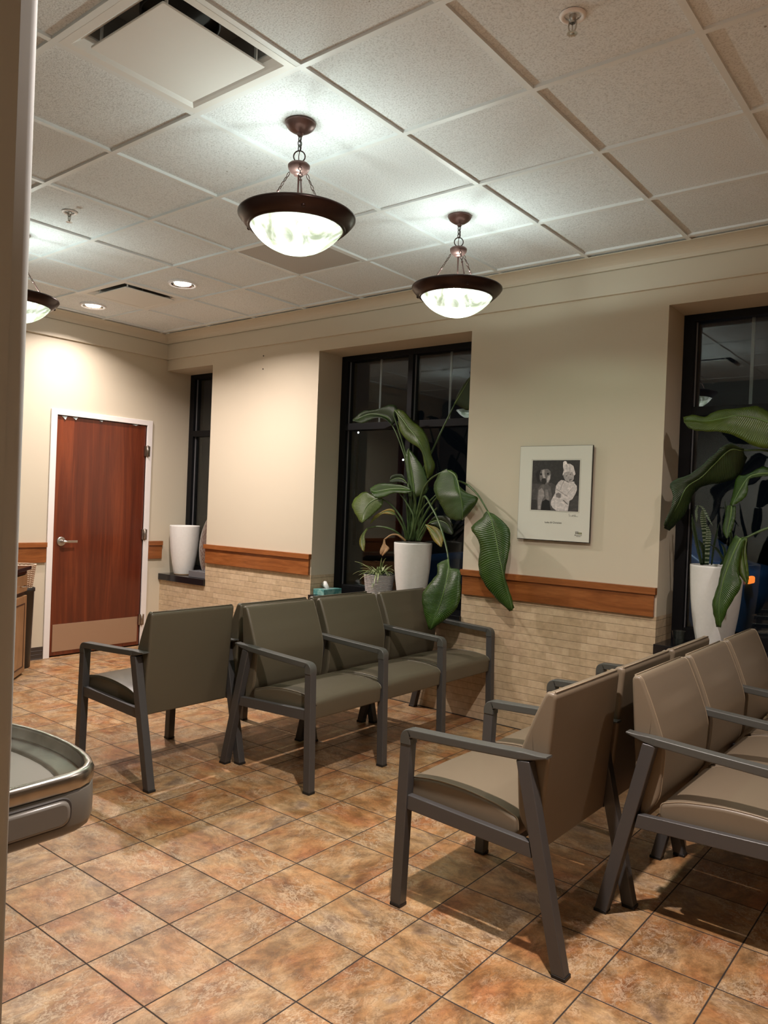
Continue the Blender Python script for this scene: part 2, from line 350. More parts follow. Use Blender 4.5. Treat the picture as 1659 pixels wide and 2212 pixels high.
def copy_tree(o, parent=None):
    c = o.copy(); COL.objects.link(c); c.parent = parent
    for ch in [x for x in bpy.data.objects if x.parent == o]: copy_tree(ch, c)
    return c
def catmull(P, n):
    P = [Vector(p) for p in P]; out = []
    m = len(P)-1
    for i in range(n):
        t = i/(n-1)*m; k = min(int(t), m-1); f = t-k
        a = P[k-1] if k > 0 else P[0]*2-P[1]; b = P[k]; c = P[k+1]; d = P[k+2] if k+2 <= m else P[m]*2-P[m-1]
        out.append(.5*((2*b)+(-a+c)*f+(2*a-5*b+4*c-d)*f*f+(-a+3*b-3*c+d)*f**3))
    return out
def round_poly(pts, rad, seg=5):
    out = []; n = len(pts)
    for i in range(n):
        p = Vector(pts[i]); a = Vector(pts[i-1]); b = Vector(pts[(i+1) % n]); r = rad[i] if isinstance(rad, (list, tuple)) else rad
        d1 = (a-p); d2 = (b-p); l = min(r, d1.length*.45, d2.length*.45)
        s, e = p+d1.normalized()*l, p+d2.normalized()*l
        if l < 1e-4: out.append(tuple(p)); continue
        for k in range(seg+1):
            t = k/seg; q = s*(1-t)**2+p*2*t*(1-t)+e*t*t; out.append(tuple(q))
    return out
def inset(poly, d):
    n = len(poly); A = sum(poly[i][0]*poly[(i+1)%n][1]-poly[(i+1)%n][0]*poly[i][1] for i in range(n)); sg = 1 if A > 0 else -1
    out = []
    for i in range(n):
        p = Vector(poly[i]); a = (p-Vector(poly[i-1])); b = (Vector(poly[(i+1)%n])-p)
        a = a.normalized() if a.length > 1e-9 else b.normalized(); b = b.normalized() if b.length > 1e-9 else a
        na = Vector((-a.y, a.x))*sg; nb = Vector((-b.y, b.x))*sg
        m = (na+nb)
        m = m.normalized()/max(.5, m.normalized().dot(na)) if m.length > 1e-6 else na
        out.append(tuple(p+m*d))
    return out
PHOTO = [[0.028, [[-2.394, 1.791], [-2.063, 1.791], [-2.062, 1.464], [-2.394, 1.466]]], [0.055, [[-2.392, 1.639], [-2.351, 1.637], [-2.251, 1.645], [-2.217, 1.624], [-2.222, 1.581], [-2.251, 1.537], [-2.392, 1.533]]], [0.05, [[-2.086, 1.566], [-2.063, 1.565], [-2.062, 1.464], [-2.131, 1.467], [-2.125, 1.532]]], [0.1, [[-2.319, 1.633], [-2.279, 1.636], [-2.259, 1.617], [-2.249, 1.58], [-2.247, 1.528], [-2.25, 1.47], [-2.346, 1.468], [-2.354, 1.556], [-2.347, 1.6], [-2.331, 1.627]]], [0.24, [[-2.342, 1.596], [-2.321, 1.612], [-2.305, 1.59], [-2.299, 1.557], [-2.315, 1.531], [-2.323, 1.502], [-2.324, 1.469], [-2.343, 1.469], [-2.347, 1.545]]], [0.18, [[-2.296, 1.601], [-2.277, 1.601], [-2.265, 1.547], [-2.269, 1.53], [-2.284, 1.536], [-2.294, 1.562]]], [0.006, [[-2.314, 1.522], [-2.289, 1.538], [-2.262, 1.526], [-2.252, 1.47], [-2.321, 1.468]]], [0.012, [[-2.336, 1.729], [-2.355, 1.723], [-2.369, 1.701], [-2.362, 1.679], [-2.351, 1.648], [-2.34, 1.651], [-2.341, 1.688]]], [0.03, [[-2.274, 1.736], [-2.25, 1.727], [-2.239, 1.714], [-2.239, 1.697], [-2.253, 1.697], [-2.261, 1.714]]], [0.14, [[-2.331, 1.727], [-2.312, 1.733], [-2.283, 1.735], [-2.264, 1.719], [-2.259, 1.697], [-2.261, 1.671], [-2.27, 1.647], [-2.288, 1.634], [-2.314, 1.633], [-2.329, 1.653], [-2.338, 1.67], [-2.34, 1.697]]], [0.38, [[-2.323, 1.725], [-2.307, 1.732], [-2.305, 1.697], [-2.297, 1.675], [-2.312, 1.675], [-2.32, 1.697]]], [0.4, [[-2.281, 1.688], [-2.263, 1.697], [-2.266, 1.667], [-2.277, 1.649], [-2.286, 1.645], [-2.285, 1.677]]], [0.02, [[-2.319, 1.673], [-2.295, 1.673], [-2.289, 1.653], [-2.298, 1.634], [-2.319, 1.636], [-2.328, 1.657]]], [0.006, [[-2.323, 1.7], [-2.324, 1.696], [-2.327, 1.694], [-2.33, 1.693], [-2.334, 1.694], [-2.337, 1.696], [-2.338, 1.7], [-2.337, 1.703], [-2.335, 1.706], [-2.331, 1.707], [-2.327, 1.706], [-2.324, 1.703]]], [0.006, [[-2.273, 1.703], [-2.274, 1.7], [-2.277, 1.697], [-2.28, 1.696], [-2.284, 1.697], [-2.287, 1.7], [-2.288, 1.703], [-2.287, 1.707], [-2.285, 1.709], [-2.281, 1.71], [-2.277, 1.709], [-2.274, 1.707]]], [0.07, [[-2.249, 1.494], [-2.234, 1.49], [-2.207, 1.465], [-2.252, 1.467]]], [0.52, [[-2.186, 1.664], [-2.165, 1.661], [-2.139, 1.649], [-2.11, 1.653], [-2.096, 1.655], [-2.093, 1.643], [-2.077, 1.626], [-2.075, 1.603], [-2.086, 1.573], [-2.105, 1.541], [-2.123, 1.532], [-2.127, 1.497], [-2.131, 1.467], [-2.21, 1.465], [-2.239, 1.485], [-2.252, 1.506], [-2.25, 1.53], [-2.233, 1.563], [-2.224, 1.579], [-2.223, 1.602], [-2.219, 1.628], [-2.204, 1.65]]], [0.28, [[-2.216, 1.607], [-2.183, 1.588], [-2.135, 1.561], [-2.137, 1.556], [-2.185, 1.583], [-2.217, 1.601]]], [0.12, [[-2.169, 1.532], [-2.135, 1.506], [-2.132, 1.51], [-2.162, 1.536]]], [0.3, [[-2.19, 1.594], [-2.166, 1.655], [-2.172, 1.656], [-2.195, 1.596]]], [0.32, [[-2.141, 1.58], [-2.104, 1.619], [-2.101, 1.616], [-2.137, 1.577]]], [0.17, [[-2.219, 1.574], [-2.199, 1.583], [-2.184, 1.573], [-2.183, 1.551], [-2.199, 1.547], [-2.216, 1.555]]], [0.33, [[-2.165, 1.71], [-2.142, 1.718], [-2.115, 1.713], [-2.099, 1.696], [-2.098, 1.672], [-2.108, 1.655], [-2.132, 1.651], [-2.156, 1.659], [-2.168, 1.68], [-2.173, 1.697]]], [0.58, [[-2.177, 1.764], [-2.154, 1.768], [-2.128, 1.767], [-2.105, 1.753], [-2.095, 1.721], [-2.089, 1.702], [-2.098, 1.692], [-2.112, 1.713], [-2.142, 1.718], [-2.165, 1.71], [-2.176, 1.691], [-2.177, 1.702], [-2.17, 1.725], [-2.176, 1.747]]], [0.7, [[-2.149, 1.771], [-2.15, 1.765], [-2.155, 1.76], [-2.163, 1.758], [-2.17, 1.76], [-2.175, 1.765], [-2.177, 1.771], [-2.176, 1.778], [-2.171, 1.783], [-2.164, 1.785], [-2.156, 1.783], [-2.151, 1.778]]], [0.1, [[-2.145, 1.69], [-2.146, 1.688], [-2.147, 1.687], [-2.149, 1.686], [-2.151, 1.687], [-2.152, 1.688], [-2.153, 1.69], [-2.153, 1.692], [-2.151, 1.693], [-2.149, 1.694], [-2.147, 1.693], [-2.146, 1.692]]], [0.1, [[-2.121, 1.7], [-2.121, 1.699], [-2.122, 1.697], [-2.124, 1.697], [-2.126, 1.697], [-2.128, 1.698], [-2.128, 1.7], [-2.128, 1.702], [-2.126, 1.703], [-2.125, 1.704], [-2.123, 1.703], [-2.121, 1.702]]], [0.08, [[-2.134, 1.664], [-2.117, 1.67], [-2.112, 1.667], [-2.126, 1.659]]], [0.3, [[-2.133, 1.689], [-2.127, 1.676], [-2.133, 1.672], [-2.137, 1.675]]], [0.36, [[-2.154, 1.764], [-2.15, 1.764], [-2.147, 1.718], [-2.15, 1.718]]], [0.36, [[-2.138, 1.766], [-2.134, 1.766], [-2.125, 1.717], [-2.129, 1.717]]]]
LEAVES = [{"plant":1,"mat":"g","st":[[[-2.656,4.44,1.444],[-2.681,4.47,1.44],[-2.659,4.46,1.441]],[[-2.62,4.429,1.391],[-2.706,4.459,1.395],[-2.583,4.449,1.413]],[[-2.575,4.417,1.277],[-2.777,4.447,1.325],[-2.479,4.437,1.333]],[[-2.538,4.406,1.158],[-2.699,4.436,1.226],[-2.465,4.426,1.212]],[[-2.506,4.4,1.068],[-2.697,4.43,1.073],[-2.478,4.42,1.112]],[[-2.482,4.4,0.978],[-2.66,4.43,0.981],[-2.487,4.42,1.026]],[[-2.446,4.4,0.889],[-2.564,4.43,0.882],[-2.445,4.42,0.916]],[[-2.418,4.4,0.811],[-2.446,4.43,0.801],[-2.413,4.42,0.828]]],"bulge":0.02,"stem":[[-3.418,4.7,1.212],[-3.381,4.682,1.329],[-3.276,4.664,1.479],[-3.118,4.623,1.601],[-3.003,4.574,1.647],[-2.919,4.53,1.637],[-2.835,4.49,1.607],[-2.747,4.458,1.548],[-2.696,4.449,1.49],[-2.654,4.44,1.44]]},{"plant":1,"mat":"g","st":[[[-3.027,4.5,1.718],[-3.07,4.53,1.725],[-3.037,4.55,1.717]],[[-2.953,4.473,1.688],[-3.106,4.503,1.689],[-2.963,4.523,1.683]],[[-2.905,4.447,1.627],[-3.127,4.477,1.606],[-2.931,4.497,1.618]],[[-2.87,4.42,1.559],[-3.091,4.45,1.544],[-2.842,4.47,1.565]],[[-2.855,4.427,1.493],[-3.046,4.457,1.476],[-2.756,4.477,1.532]],[[-2.851,4.433,1.433],[-2.991,4.463,1.398],[-2.806,4.483,1.451]],[[-2.856,4.44,1.377],[-2.926,4.47,1.371],[-2.881,4.49,1.377]]],"bulge":0.01,"stem":[[-3.449,4.7,1.21],[-3.407,4.66,1.377],[-3.328,4.62,1.573],[-3.237,4.57,1.652],[-3.146,4.52,1.686],[-3.084,4.51,1.709],[-3.024,4.5,1.717]]},{"plant":1,"mat":"g","st":[[[-2.865,4.3,1.112],[-2.885,4.32,1.105],[-2.872,4.32,1.107]],[[-2.843,4.28,1.045],[-2.941,4.3,1.069],[-2.839,4.3,1.055]],[[-2.843,4.26,0.973],[-2.925,4.28,1.009],[-2.748,4.28,1.046]],[[-2.848,4.24,0.901],[-2.966,4.26,0.947],[-2.726,4.26,0.962]],[[-2.87,4.233,0.812],[-3.022,4.253,0.868],[-2.721,4.253,0.856]],[[-2.897,4.227,0.737],[-3.009,4.247,0.774],[-2.772,4.247,0.761]],[[-2.93,4.22,0.639],[-2.953,4.24,0.634],[-2.935,4.24,0.633]]],"bulge":0.02,"stem":[[-3.398,4.7,1.213],[-3.396,4.673,1.361],[-3.353,4.647,1.493],[-3.306,4.62,1.537],[-3.207,4.553,1.474],[-3.104,4.487,1.394],[-3.012,4.42,1.306],[-2.949,4.38,1.219],[-2.901,4.34,1.156],[-2.864,4.3,1.108]]},{"plant":1,"mat":"y","st":[[[-3.653,4.66,2.195],[-3.653,4.66,2.195],[-3.676,4.7,2.204]],[[-3.567,4.643,2.126],[-3.599,4.643,2.112],[-3.572,4.683,2.176]],[[-3.482,4.626,2.045],[-3.565,4.626,2.029],[-3.475,4.666,2.1]],[[-3.408,4.609,1.988],[-3.473,4.609,1.946],[-3.366,4.649,2.031]],[[-3.343,4.603,1.908],[-3.353,4.603,1.88],[-3.308,4.643,1.942]],[[-3.301,4.609,1.821],[-3.322,4.609,1.79],[-3.282,4.649,1.836]],[[-3.278,4.614,1.741],[-3.307,4.614,1.723],[-3.249,4.654,1.762]],[[-3.284,4.62,1.667],[-3.291,4.62,1.667],[-3.303,4.66,1.669]]],"bulge":0.015,"stem":[[-3.5,4.7,1.273],[-3.493,4.7,1.465],[-3.495,4.7,1.657],[-3.562,4.69,1.881],[-3.628,4.68,2.056],[-3.666,4.67,2.153],[-3.654,4.66,2.195]]},{"plant":1,"mat":"g","st":[[[-3.403,4.62,1.56],[-3.43,4.64,1.567],[-3.393,4.64,1.526]],[[-3.412,4.616,1.629],[-3.466,4.636,1.642],[-3.3,4.636,1.563]],[[-3.429,4.612,1.716],[-3.489,4.632,1.723],[-3.285,4.632,1.631]],[[-3.445,4.608,1.791],[-3.498,4.628,1.805],[-3.33,4.628,1.742]],[[-3.455,4.604,1.847],[-3.492,4.624,1.856],[-3.408,4.624,1.836]],[[-3.457,4.6,1.89],[-3.476,4.62,1.891],[-3.468,4.62,1.892]]],"bulge":0.012,"stem":[[-3.466,4.69,1.23],[-3.435,4.667,1.34],[-3.404,4.643,1.467],[-3.403,4.62,1.56]]},{"plant":1,"mat":"d","st":[[[-3.72,4.72,2.086],[-3.71,4.75,2.118],[-3.703,4.69,2.081]],[[-3.754,4.708,2.141],[-3.685,4.738,2.214],[-3.763,4.678,2.128]],[[-3.83,4.696,2.17],[-3.74,4.726,2.244],[-3.829,4.666,2.138]],[[-3.924,4.684,2.179],[-3.863,4.714,2.208],[-3.895,4.654,2.114]],[[-4.008,4.672,2.154],[-3.992,4.702,2.201],[-3.954,4.642,2.094]],[[-4.072,4.66,2.122],[-4.094,4.69,2.133],[-4.043,4.63,2.115]]],"bulge":0.02,"stem":[[-3.5,4.7,1.273],[-3.501,4.7,1.465],[-3.517,4.7,1.625],[-3.554,4.7,1.798],[-3.609,4.707,1.915],[-3.669,4.713,2.021],[-3.719,4.72,2.086]]},{"plant":1,"mat":"d","st":[[[-3.166,4.76,2.234],[-3.172,4.76,2.242],[-3.178,4.79,2.233]],[[-3.127,4.753,2.282],[-3.142,4.753,2.295],[-3.057,4.783,2.183]],[[-3.068,4.747,2.363],[-3.086,4.747,2.371],[-3.032,4.777,2.279]],[[-3.017,4.74,2.432],[-3.02,4.74,2.432],[-3.031,4.77,2.438]]],"bulge":0.01,"stem":[[-3.483,4.7,1.248],[-3.46,4.707,1.498],[-3.405,4.713,1.722],[-3.332,4.72,1.874],[-3.286,4.733,1.981],[-3.225,4.747,2.112],[-3.166,4.76,2.234]]},{"plant":1,"mat":"y","st":[[[-3.689,4.6,1.503],[-3.729,4.64,1.512],[-3.682,4.6,1.497]],[[-3.736,4.575,1.501],[-3.792,4.615,1.532],[-3.674,4.575,1.448]],[[-3.784,4.55,1.465],[-3.877,4.59,1.552],[-3.71,4.55,1.401]],[[-3.809,4.525,1.401],[-3.966,4.565,1.456],[-3.747,4.525,1.357]],[[-3.803,4.5,1.315],[-3.862,4.54,1.327],[-3.795,4.5,1.316]]],"bulge":0.008,"stem":[[-3.495,4.68,1.199],[-3.508,4.664,1.273],[-3.531,4.648,1.355],[-3.585,4.632,1.427],[-3.638,4.616,1.475],[-3.689,4.6,1.503]]},{"plant":1,"mat":"g","st":[[[-3.418,4.62,1.57],[-3.45,4.65,1.574],[-3.403,4.6,1.566]],[[-3.502,4.608,1.588],[-3.505,4.638,1.605],[-3.454,4.588,1.545]],[[-3.597,4.596,1.585],[-3.622,4.626,1.618],[-3.558,4.576,1.547]],[[-3.671,4.584,1.574],[-3.719,4.614,1.621],[-3.647,4.564,1.514]],[[-3.736,4.572,1.562],[-3.774,4.602,1.602],[-3.723,4.552,1.508]],[[-3.784,4.56,1.564],[-3.812,4.59,1.571],[-3.765,4.54,1.555]]],"bulge":0.015,"stem":[[-3.462,4.69,1.201],[-3.44,4.667,1.326],[-3.409,4.643,1.458],[-3.418,4.62,1.57]]},{"plant":1,"mat":"d","st":[[[-3.592,4.78,1.634],[-3.603,4.78,1.651],[-3.586,4.78,1.629]],[[-3.632,4.775,1.667],[-3.634,4.775,1.7],[-3.631,4.775,1.637]],[[-3.683,4.77,1.675],[-3.684,4.77,1.707],[-3.681,4.77,1.641]],[[-3.727,4.765,1.666],[-3.739,4.765,1.693],[-3.731,4.765,1.635]],[[-3.754,4.76,1.653],[-3.756,4.76,1.657],[-3.752,4.76,1.647]]],"bulge":0.01,"stem":[[-3.497,4.71,1.199],[-3.528,4.733,1.373],[-3.549,4.757,1.541],[-3.59,4.78,1.634]]},{"plant":1,"mat":"w","st":[[[-3.558,4.6,1.39],[-3.568,4.6,1.423],[-3.558,4.6,1.385]],[[-3.602,4.587,1.411],[-3.603,4.587,1.434],[-3.612,4.587,1.389]],[[-3.655,4.575,1.403],[-3.656,4.575,1.417],[-3.665,4.575,1.39]],[[-3.718,4.562,1.363],[-3.73,4.562,1.373],[-3.723,4.562,1.346]],[[-3.763,4.55,1.314],[-3.764,4.55,1.317],[-3.76,4.55,1.312]]],"bulge":0.008,"stem":[[-3.506,4.68,1.197],[-3.51,4.653,1.273],[-3.535,4.627,1.338],[-3.558,4.6,1.39]]},{"plant":1,"mat":"w","st":[[[-3.791,4.55,1.274],[-3.803,4.55,1.267],[-3.782,4.55,1.271]],[[-3.821,4.543,1.219],[-3.845,4.543,1.205],[-3.804,4.543,1.22]],[[-3.82,4.537,1.161],[-3.848,4.537,1.15],[-3.789,4.537,1.162]],[[-3.8,4.53,1.097],[-3.813,4.53,1.101],[-3.793,4.53,1.095]]],"bulge":0.008,"stem":[[-3.519,4.67,1.194],[-3.546,4.634,1.242],[-3.582,4.598,1.274],[-3.649,4.574,1.291],[-3.725,4.562,1.291],[-3.791,4.55,1.274]]},{"plant":1,"mat":"b","st":[[[-3.641,4.58,1.198],[-3.647,4.58,1.195],[-3.634,4.58,1.196]],[[-3.634,4.577,1.159],[-3.653,4.577,1.156],[-3.621,4.577,1.16]],[[-3.624,4.573,1.126],[-3.669,4.573,1.115],[-3.582,4.573,1.131]],[[-3.652,4.57,1.075],[-3.667,4.57,1.086],[-3.643,4.57,1.07]]],"bulge":0.008,"stem":[[-3.501,4.66,1.194],[-3.518,4.64,1.215],[-3.551,4.62,1.238],[-3.593,4.6,1.234],[-3.641,4.58,1.198]]},{"plant":1,"mat":"w","st":[[[-3.274,4.6,1.325],[-3.275,4.6,1.322],[-3.267,4.6,1.329]],[[-3.202,4.583,1.289],[-3.223,4.583,1.272],[-3.148,4.583,1.307]],[[-3.138,4.567,1.237],[-3.17,4.567,1.215],[-3.086,4.567,1.248]],[[-3.095,4.55,1.176],[-3.1,4.55,1.173],[-3.087,4.55,1.178]]],"bulge":0.012,"stem":[[-3.393,4.68,1.204],[-3.337,4.64,1.266],[-3.274,4.6,1.325]]},{"plant":1,"mat":"d","st":[[[-3.28,4.66,1.341],[-3.284,4.66,1.349],[-3.275,4.66,1.332]],[[-3.199,4.647,1.361],[-3.215,4.647,1.391],[-3.197,4.647,1.317]],[[-3.112,4.633,1.341],[-3.081,4.633,1.389],[-3.118,4.633,1.277]],[[-3.045,4.62,1.272],[-3.038,4.62,1.281],[-3.052,4.62,1.263]]],"bulge":0.012,"stem":[[-3.411,4.69,1.202],[-3.353,4.675,1.281],[-3.28,4.66,1.341]]},{"plant":1,"mat":"s","st":None,"stem":[[-3.5,4.7,1.197],[-3.504,4.68,1.373],[-3.523,4.66,1.538],[-3.582,4.64,1.568]],"r":[0.009,0.005]},{"plant":1,"mat":"s","st":None,"stem":[[-3.459,4.7,1.199],[-3.41,4.667,1.327],[-3.331,4.633,1.444],[-3.19,4.6,1.551]],"r":[0.009,0.005]},{"plant":1,"mat":"s","st":None,"stem":[[-3.421,4.69,1.199],[-3.339,4.667,1.331],[-3.267,4.643,1.398],[-3.193,4.62,1.455]],"r":[0.009,0.005]},{"plant":1,"mat":"s","st":None,"stem":[[-3.463,4.72,1.199],[-3.399,4.707,1.345],[-3.366,4.693,1.477],[-3.354,4.68,1.534]],"r":[0.009,0.005]},{"plant":1,"mat":"s","st":None,"stem":[[-3.525,4.72,1.195],[-3.516,4.713,1.323],[-3.486,4.707,1.441],[-3.464,4.7,1.524]],"r":[0.009,0.005]},{"plant":1,"mat":"s","st":None,"stem":[[-3.368,4.66,1.203],[-3.308,4.64,1.283],[-3.267,4.62,1.334]],"r":[0.009,0.005]},{"plant":1,"mat":"s","st":None,"stem":[[-3.46,4.66,1.2],[-3.412,4.64,1.36],[-3.464,4.62,1.472],[-3.536,4.6,1.56]],"r":[0.009,0.005]},{"plant":3,"mat":"y","st":[[[-0.897,4.58,1.937],[-0.908,4.63,1.979],[-0.89,4.56,1.862]],[[-0.992,4.569,1.991],[-1.005,4.619,2.05],[-0.981,4.549,1.841]],[[-1.07,4.557,2.02],[-1.06,4.607,2.082],[-1.053,4.537,1.857]],[[-1.149,4.546,2.032],[-1.127,4.596,2.075],[-1.139,4.526,1.907]],[[-1.205,4.534,2.02],[-1.262,4.584,2.061],[-1.22,4.514,1.932]],[[-1.298,4.523,2.004],[-1.325,4.573,2.023],[-1.314,4.503,1.935]],[[-1.369,4.511,2.012],[-1.382,4.561,2.038],[-1.379,4.491,1.95]],[[-1.419,4.5,2.004],[-1.436,4.55,2.018],[-1.411,4.48,1.992]]],"bulge":0.02,"stem":[[-0.705,4.72,1.275],[-0.752,4.707,1.578],[-0.815,4.66,1.851],[-0.897,4.58,1.937]]},{"plant":3,"mat":"d","st":[[[-1.124,4.62,1.845],[-1.114,4.6,1.855],[-1.118,4.7,1.827]],[[-1.191,4.6,1.845],[-1.199,4.58,1.884],[-1.157,4.68,1.709]],[[-1.273,4.58,1.755],[-1.282,4.56,1.811],[-1.248,4.66,1.667]],[[-1.326,4.56,1.689],[-1.378,4.54,1.72],[-1.342,4.64,1.648]],[[-1.4,4.54,1.628],[-1.491,4.52,1.656],[-1.391,4.62,1.592]],[[-1.44,4.52,1.522],[-1.47,4.5,1.554],[-1.434,4.6,1.471]],[[-1.507,4.5,1.388],[-1.509,4.48,1.408],[-1.515,4.58,1.381]]],"bulge":0.02,"stem":[[-0.705,4.72,1.275],[-0.796,4.71,1.577],[-0.914,4.7,1.787],[-1.005,4.66,1.842],[-1.124,4.62,1.845]]},{"plant":3,"mat":"g","st":[[[-0.984,4.64,1.717],[-0.991,4.67,1.735],[-0.983,4.64,1.702]],[[-1.039,4.628,1.713],[-1.029,4.658,1.753],[-1.049,4.628,1.691]],[[-1.088,4.616,1.693],[-1.101,4.646,1.706],[-1.084,4.616,1.674]],[[-1.121,4.604,1.635],[-1.151,4.634,1.694],[-1.087,4.604,1.598]],[[-1.142,4.592,1.584],[-1.167,4.622,1.597],[-1.115,4.592,1.556]],[[-1.16,4.58,1.531],[-1.172,4.61,1.534],[-1.156,4.58,1.529]]],"bulge":0.01,"stem":[[-0.705,4.72,1.275],[-0.821,4.693,1.576],[-0.903,4.667,1.685],[-0.984,4.64,1.717]]},{"plant":3,"mat":"g","st":[[[-1.166,4.6,1.531],[-1.19,4.6,1.531],[-1.144,4.6,1.53]],[[-1.168,4.593,1.469],[-1.197,4.593,1.468],[-1.143,4.593,1.463]],[[-1.178,4.587,1.404],[-1.205,4.587,1.394],[-1.156,4.587,1.39]],[[-1.18,4.58,1.346],[-1.185,4.58,1.347],[-1.176,4.58,1.346]]],"bulge":0.01,"stem":None},{"plant":3,"mat":"g","st":[[[-1.082,4.48,1.353],[-1.109,4.52,1.369],[-1.056,4.48,1.352]],[[-1.113,4.476,1.277],[-1.147,4.516,1.287],[-1.073,4.476,1.268]],[[-1.148,4.472,1.163],[-1.178,4.512,1.172],[-1.076,4.472,1.169]],[[-1.164,4.468,1.087],[-1.191,4.508,1.089],[-1.06,4.468,1.097]],[[-1.176,4.464,0.974],[-1.214,4.504,0.973],[-1.112,4.464,0.984]],[[-1.164,4.46,0.859],[-1.18,4.5,0.855],[-1.161,4.46,0.858]]],"bulge":0.02,"stem":[[-0.705,4.72,1.275],[-0.812,4.68,1.404],[-0.905,4.64,1.436],[-0.975,4.6,1.414],[-1.024,4.567,1.387],[-1.066,4.533,1.359],[-1.086,4.5,1.354]]},{"plant":3,"mat":"y","st":[[[-1.07,4.5,1.354],[-1.086,4.5,1.352],[-1.053,4.5,1.355]],[[-1.077,4.5,1.267],[-1.09,4.5,1.266],[-1.056,4.5,1.287]],[[-1.063,4.5,1.188],[-1.096,4.5,1.176],[-1.037,4.5,1.159]],[[-1.045,4.5,1.103],[-1.05,4.5,1.106],[-1.043,4.5,1.102]]],"bulge":0.01,"stem":None},{"plant":2,"mat":"d","st":[[[-1.333,4.66,1.182],[-1.341,4.66,1.182],[-1.325,4.66,1.183]],[[-1.363,4.653,1.309],[-1.374,4.653,1.309],[-1.353,4.653,1.31]],[[-1.381,4.647,1.395],[-1.392,4.647,1.394],[-1.37,4.647,1.395]],[[-1.395,4.64,1.474],[-1.396,4.64,1.474],[-1.394,4.64,1.474]]],"bulge":0.006,"stem":None},{"plant":2,"mat":"v","st":[[[-1.309,4.68,1.184],[-1.32,4.68,1.183],[-1.298,4.68,1.184]],[[-1.306,4.673,1.299],[-1.321,4.673,1.299],[-1.292,4.673,1.3]],[[-1.303,4.667,1.366],[-1.317,4.667,1.365],[-1.288,4.667,1.366]],[[-1.316,4.66,1.424],[-1.317,4.66,1.424],[-1.315,4.66,1.424]]],"bulge":0.006,"stem":None},{"plant":2,"mat":"v","st":[[[-1.328,4.7,1.298],[-1.34,4.7,1.297],[-1.317,4.7,1.298]],[[-1.335,4.687,1.397],[-1.35,4.687,1.396],[-1.32,4.687,1.398]],[[-1.34,4.673,1.463],[-1.356,4.673,1.462],[-1.325,4.673,1.464]],[[-1.342,4.66,1.519],[-1.343,4.66,1.519],[-1.341,4.66,1.519]]],"bulge":0.006,"stem":None},{"plant":2,"mat":"d","st":[[[-1.295,4.72,1.183],[-1.299,4.72,1.183],[-1.29,4.72,1.184]],[[-1.286,4.72,1.287],[-1.292,4.72,1.286],[-1.28,4.72,1.287]],[[-1.274,4.72,1.367],[-1.279,4.72,1.367],[-1.268,4.72,1.367]],[[-1.262,4.72,1.434],[-1.262,4.72,1.434],[-1.261,4.72,1.434]]],"bulge":0.006,"stem":None},{"plant":2,"mat":"d","st":[[[-1.204,4.66,1.193],[-1.21,4.66,1.192],[-1.198,4.66,1.193]],[[-1.228,4.647,1.253],[-1.236,4.647,1.252],[-1.22,4.647,1.253]],[[-1.256,4.633,1.29],[-1.264,4.633,1.29],[-1.248,4.633,1.291]],[[-1.289,4.62,1.311],[-1.29,4.62,1.311],[-1.289,4.62,1.311]]],"bulge":0.006,"stem":None},{"plant":2,"mat":"d","st":[[[-1.244,4.72,1.187],[-1.25,4.72,1.187],[-1.238,4.72,1.188]],[[-1.22,4.713,1.239],[-1.228,4.713,1.238],[-1.212,4.713,1.239]],[[-1.226,4.707,1.284],[-1.234,4.707,1.284],[-1.218,4.707,1.285]],[[-1.244,4.7,1.313],[-1.245,4.7,1.313],[-1.243,4.7,1.313]]],"bulge":0.006,"stem":None},{"plant":2,"mat":"d","st":[[[-1.336,4.72,1.18],[-1.345,4.72,1.179],[-1.327,4.72,1.181]],[[-1.336,4.713,1.244],[-1.349,4.713,1.243],[-1.324,4.713,1.244]],[[-1.35,4.707,1.296],[-1.362,4.707,1.296],[-1.337,4.707,1.297]],[[-1.37,4.7,1.329],[-1.371,4.7,1.328],[-1.369,4.7,1.329]]],"bulge":0.006,"stem":None},{"plant":2,"mat":"d","st":[[[-1.2,4.74,1.19],[-1.207,4.74,1.19],[-1.193,4.74,1.191]],[[-1.197,4.74,1.338],[-1.206,4.74,1.338],[-1.187,4.74,1.339]],[[-1.223,4.74,1.449],[-1.232,4.74,1.448],[-1.214,4.74,1.449]],[[-1.241,4.74,1.557],[-1.242,4.74,1.557],[-1.24,4.74,1.557]]],"bulge":0.006,"stem":None},{"plant":2,"mat":"v","st":[[[-1.377,4.66,1.524],[-1.383,4.66,1.524],[-1.372,4.66,1.525]],[[-1.338,4.647,1.515],[-1.345,4.647,1.515],[-1.331,4.647,1.516]],[[-1.3,4.633,1.457],[-1.307,4.633,1.457],[-1.294,4.633,1.458]],[[-1.27,4.62,1.412],[-1.271,4.62,1.412],[-1.269,4.62,1.412]]],"bulge":0.006,"stem":None},{"plant":2,"mat":"v","st":[[[-1.374,4.68,1.528],[-1.379,4.68,1.528],[-1.368,4.68,1.528]],[[-1.38,4.673,1.495],[-1.387,4.673,1.494],[-1.373,4.673,1.495]],[[-1.375,4.667,1.461],[-1.382,4.667,1.461],[-1.368,4.667,1.462]],[[-1.373,4.66,1.428],[-1.374,4.66,1.428],[-1.373,4.66,1.428]]],"bulge":0.006,"stem":None}]

# ================================================================== ROOM SHELL
XR, YB, YO = 4.0, -3.6, 4.98
X1 = (-6.47, -5.767); X2 = (-4.40, -2.925); X3 = (-1.556, -.080)
ZS, ZH, ZR = .700, 2.707, .857       # sill top, window head, bottom of the chair rail
YF, YG = 4.860, 4.902                # window frame face, glass
b = MB(); b.box(XD-.3, YB-.2, -.15, XR+.2, YO, 0); struct('floor', b, MT['floor'])
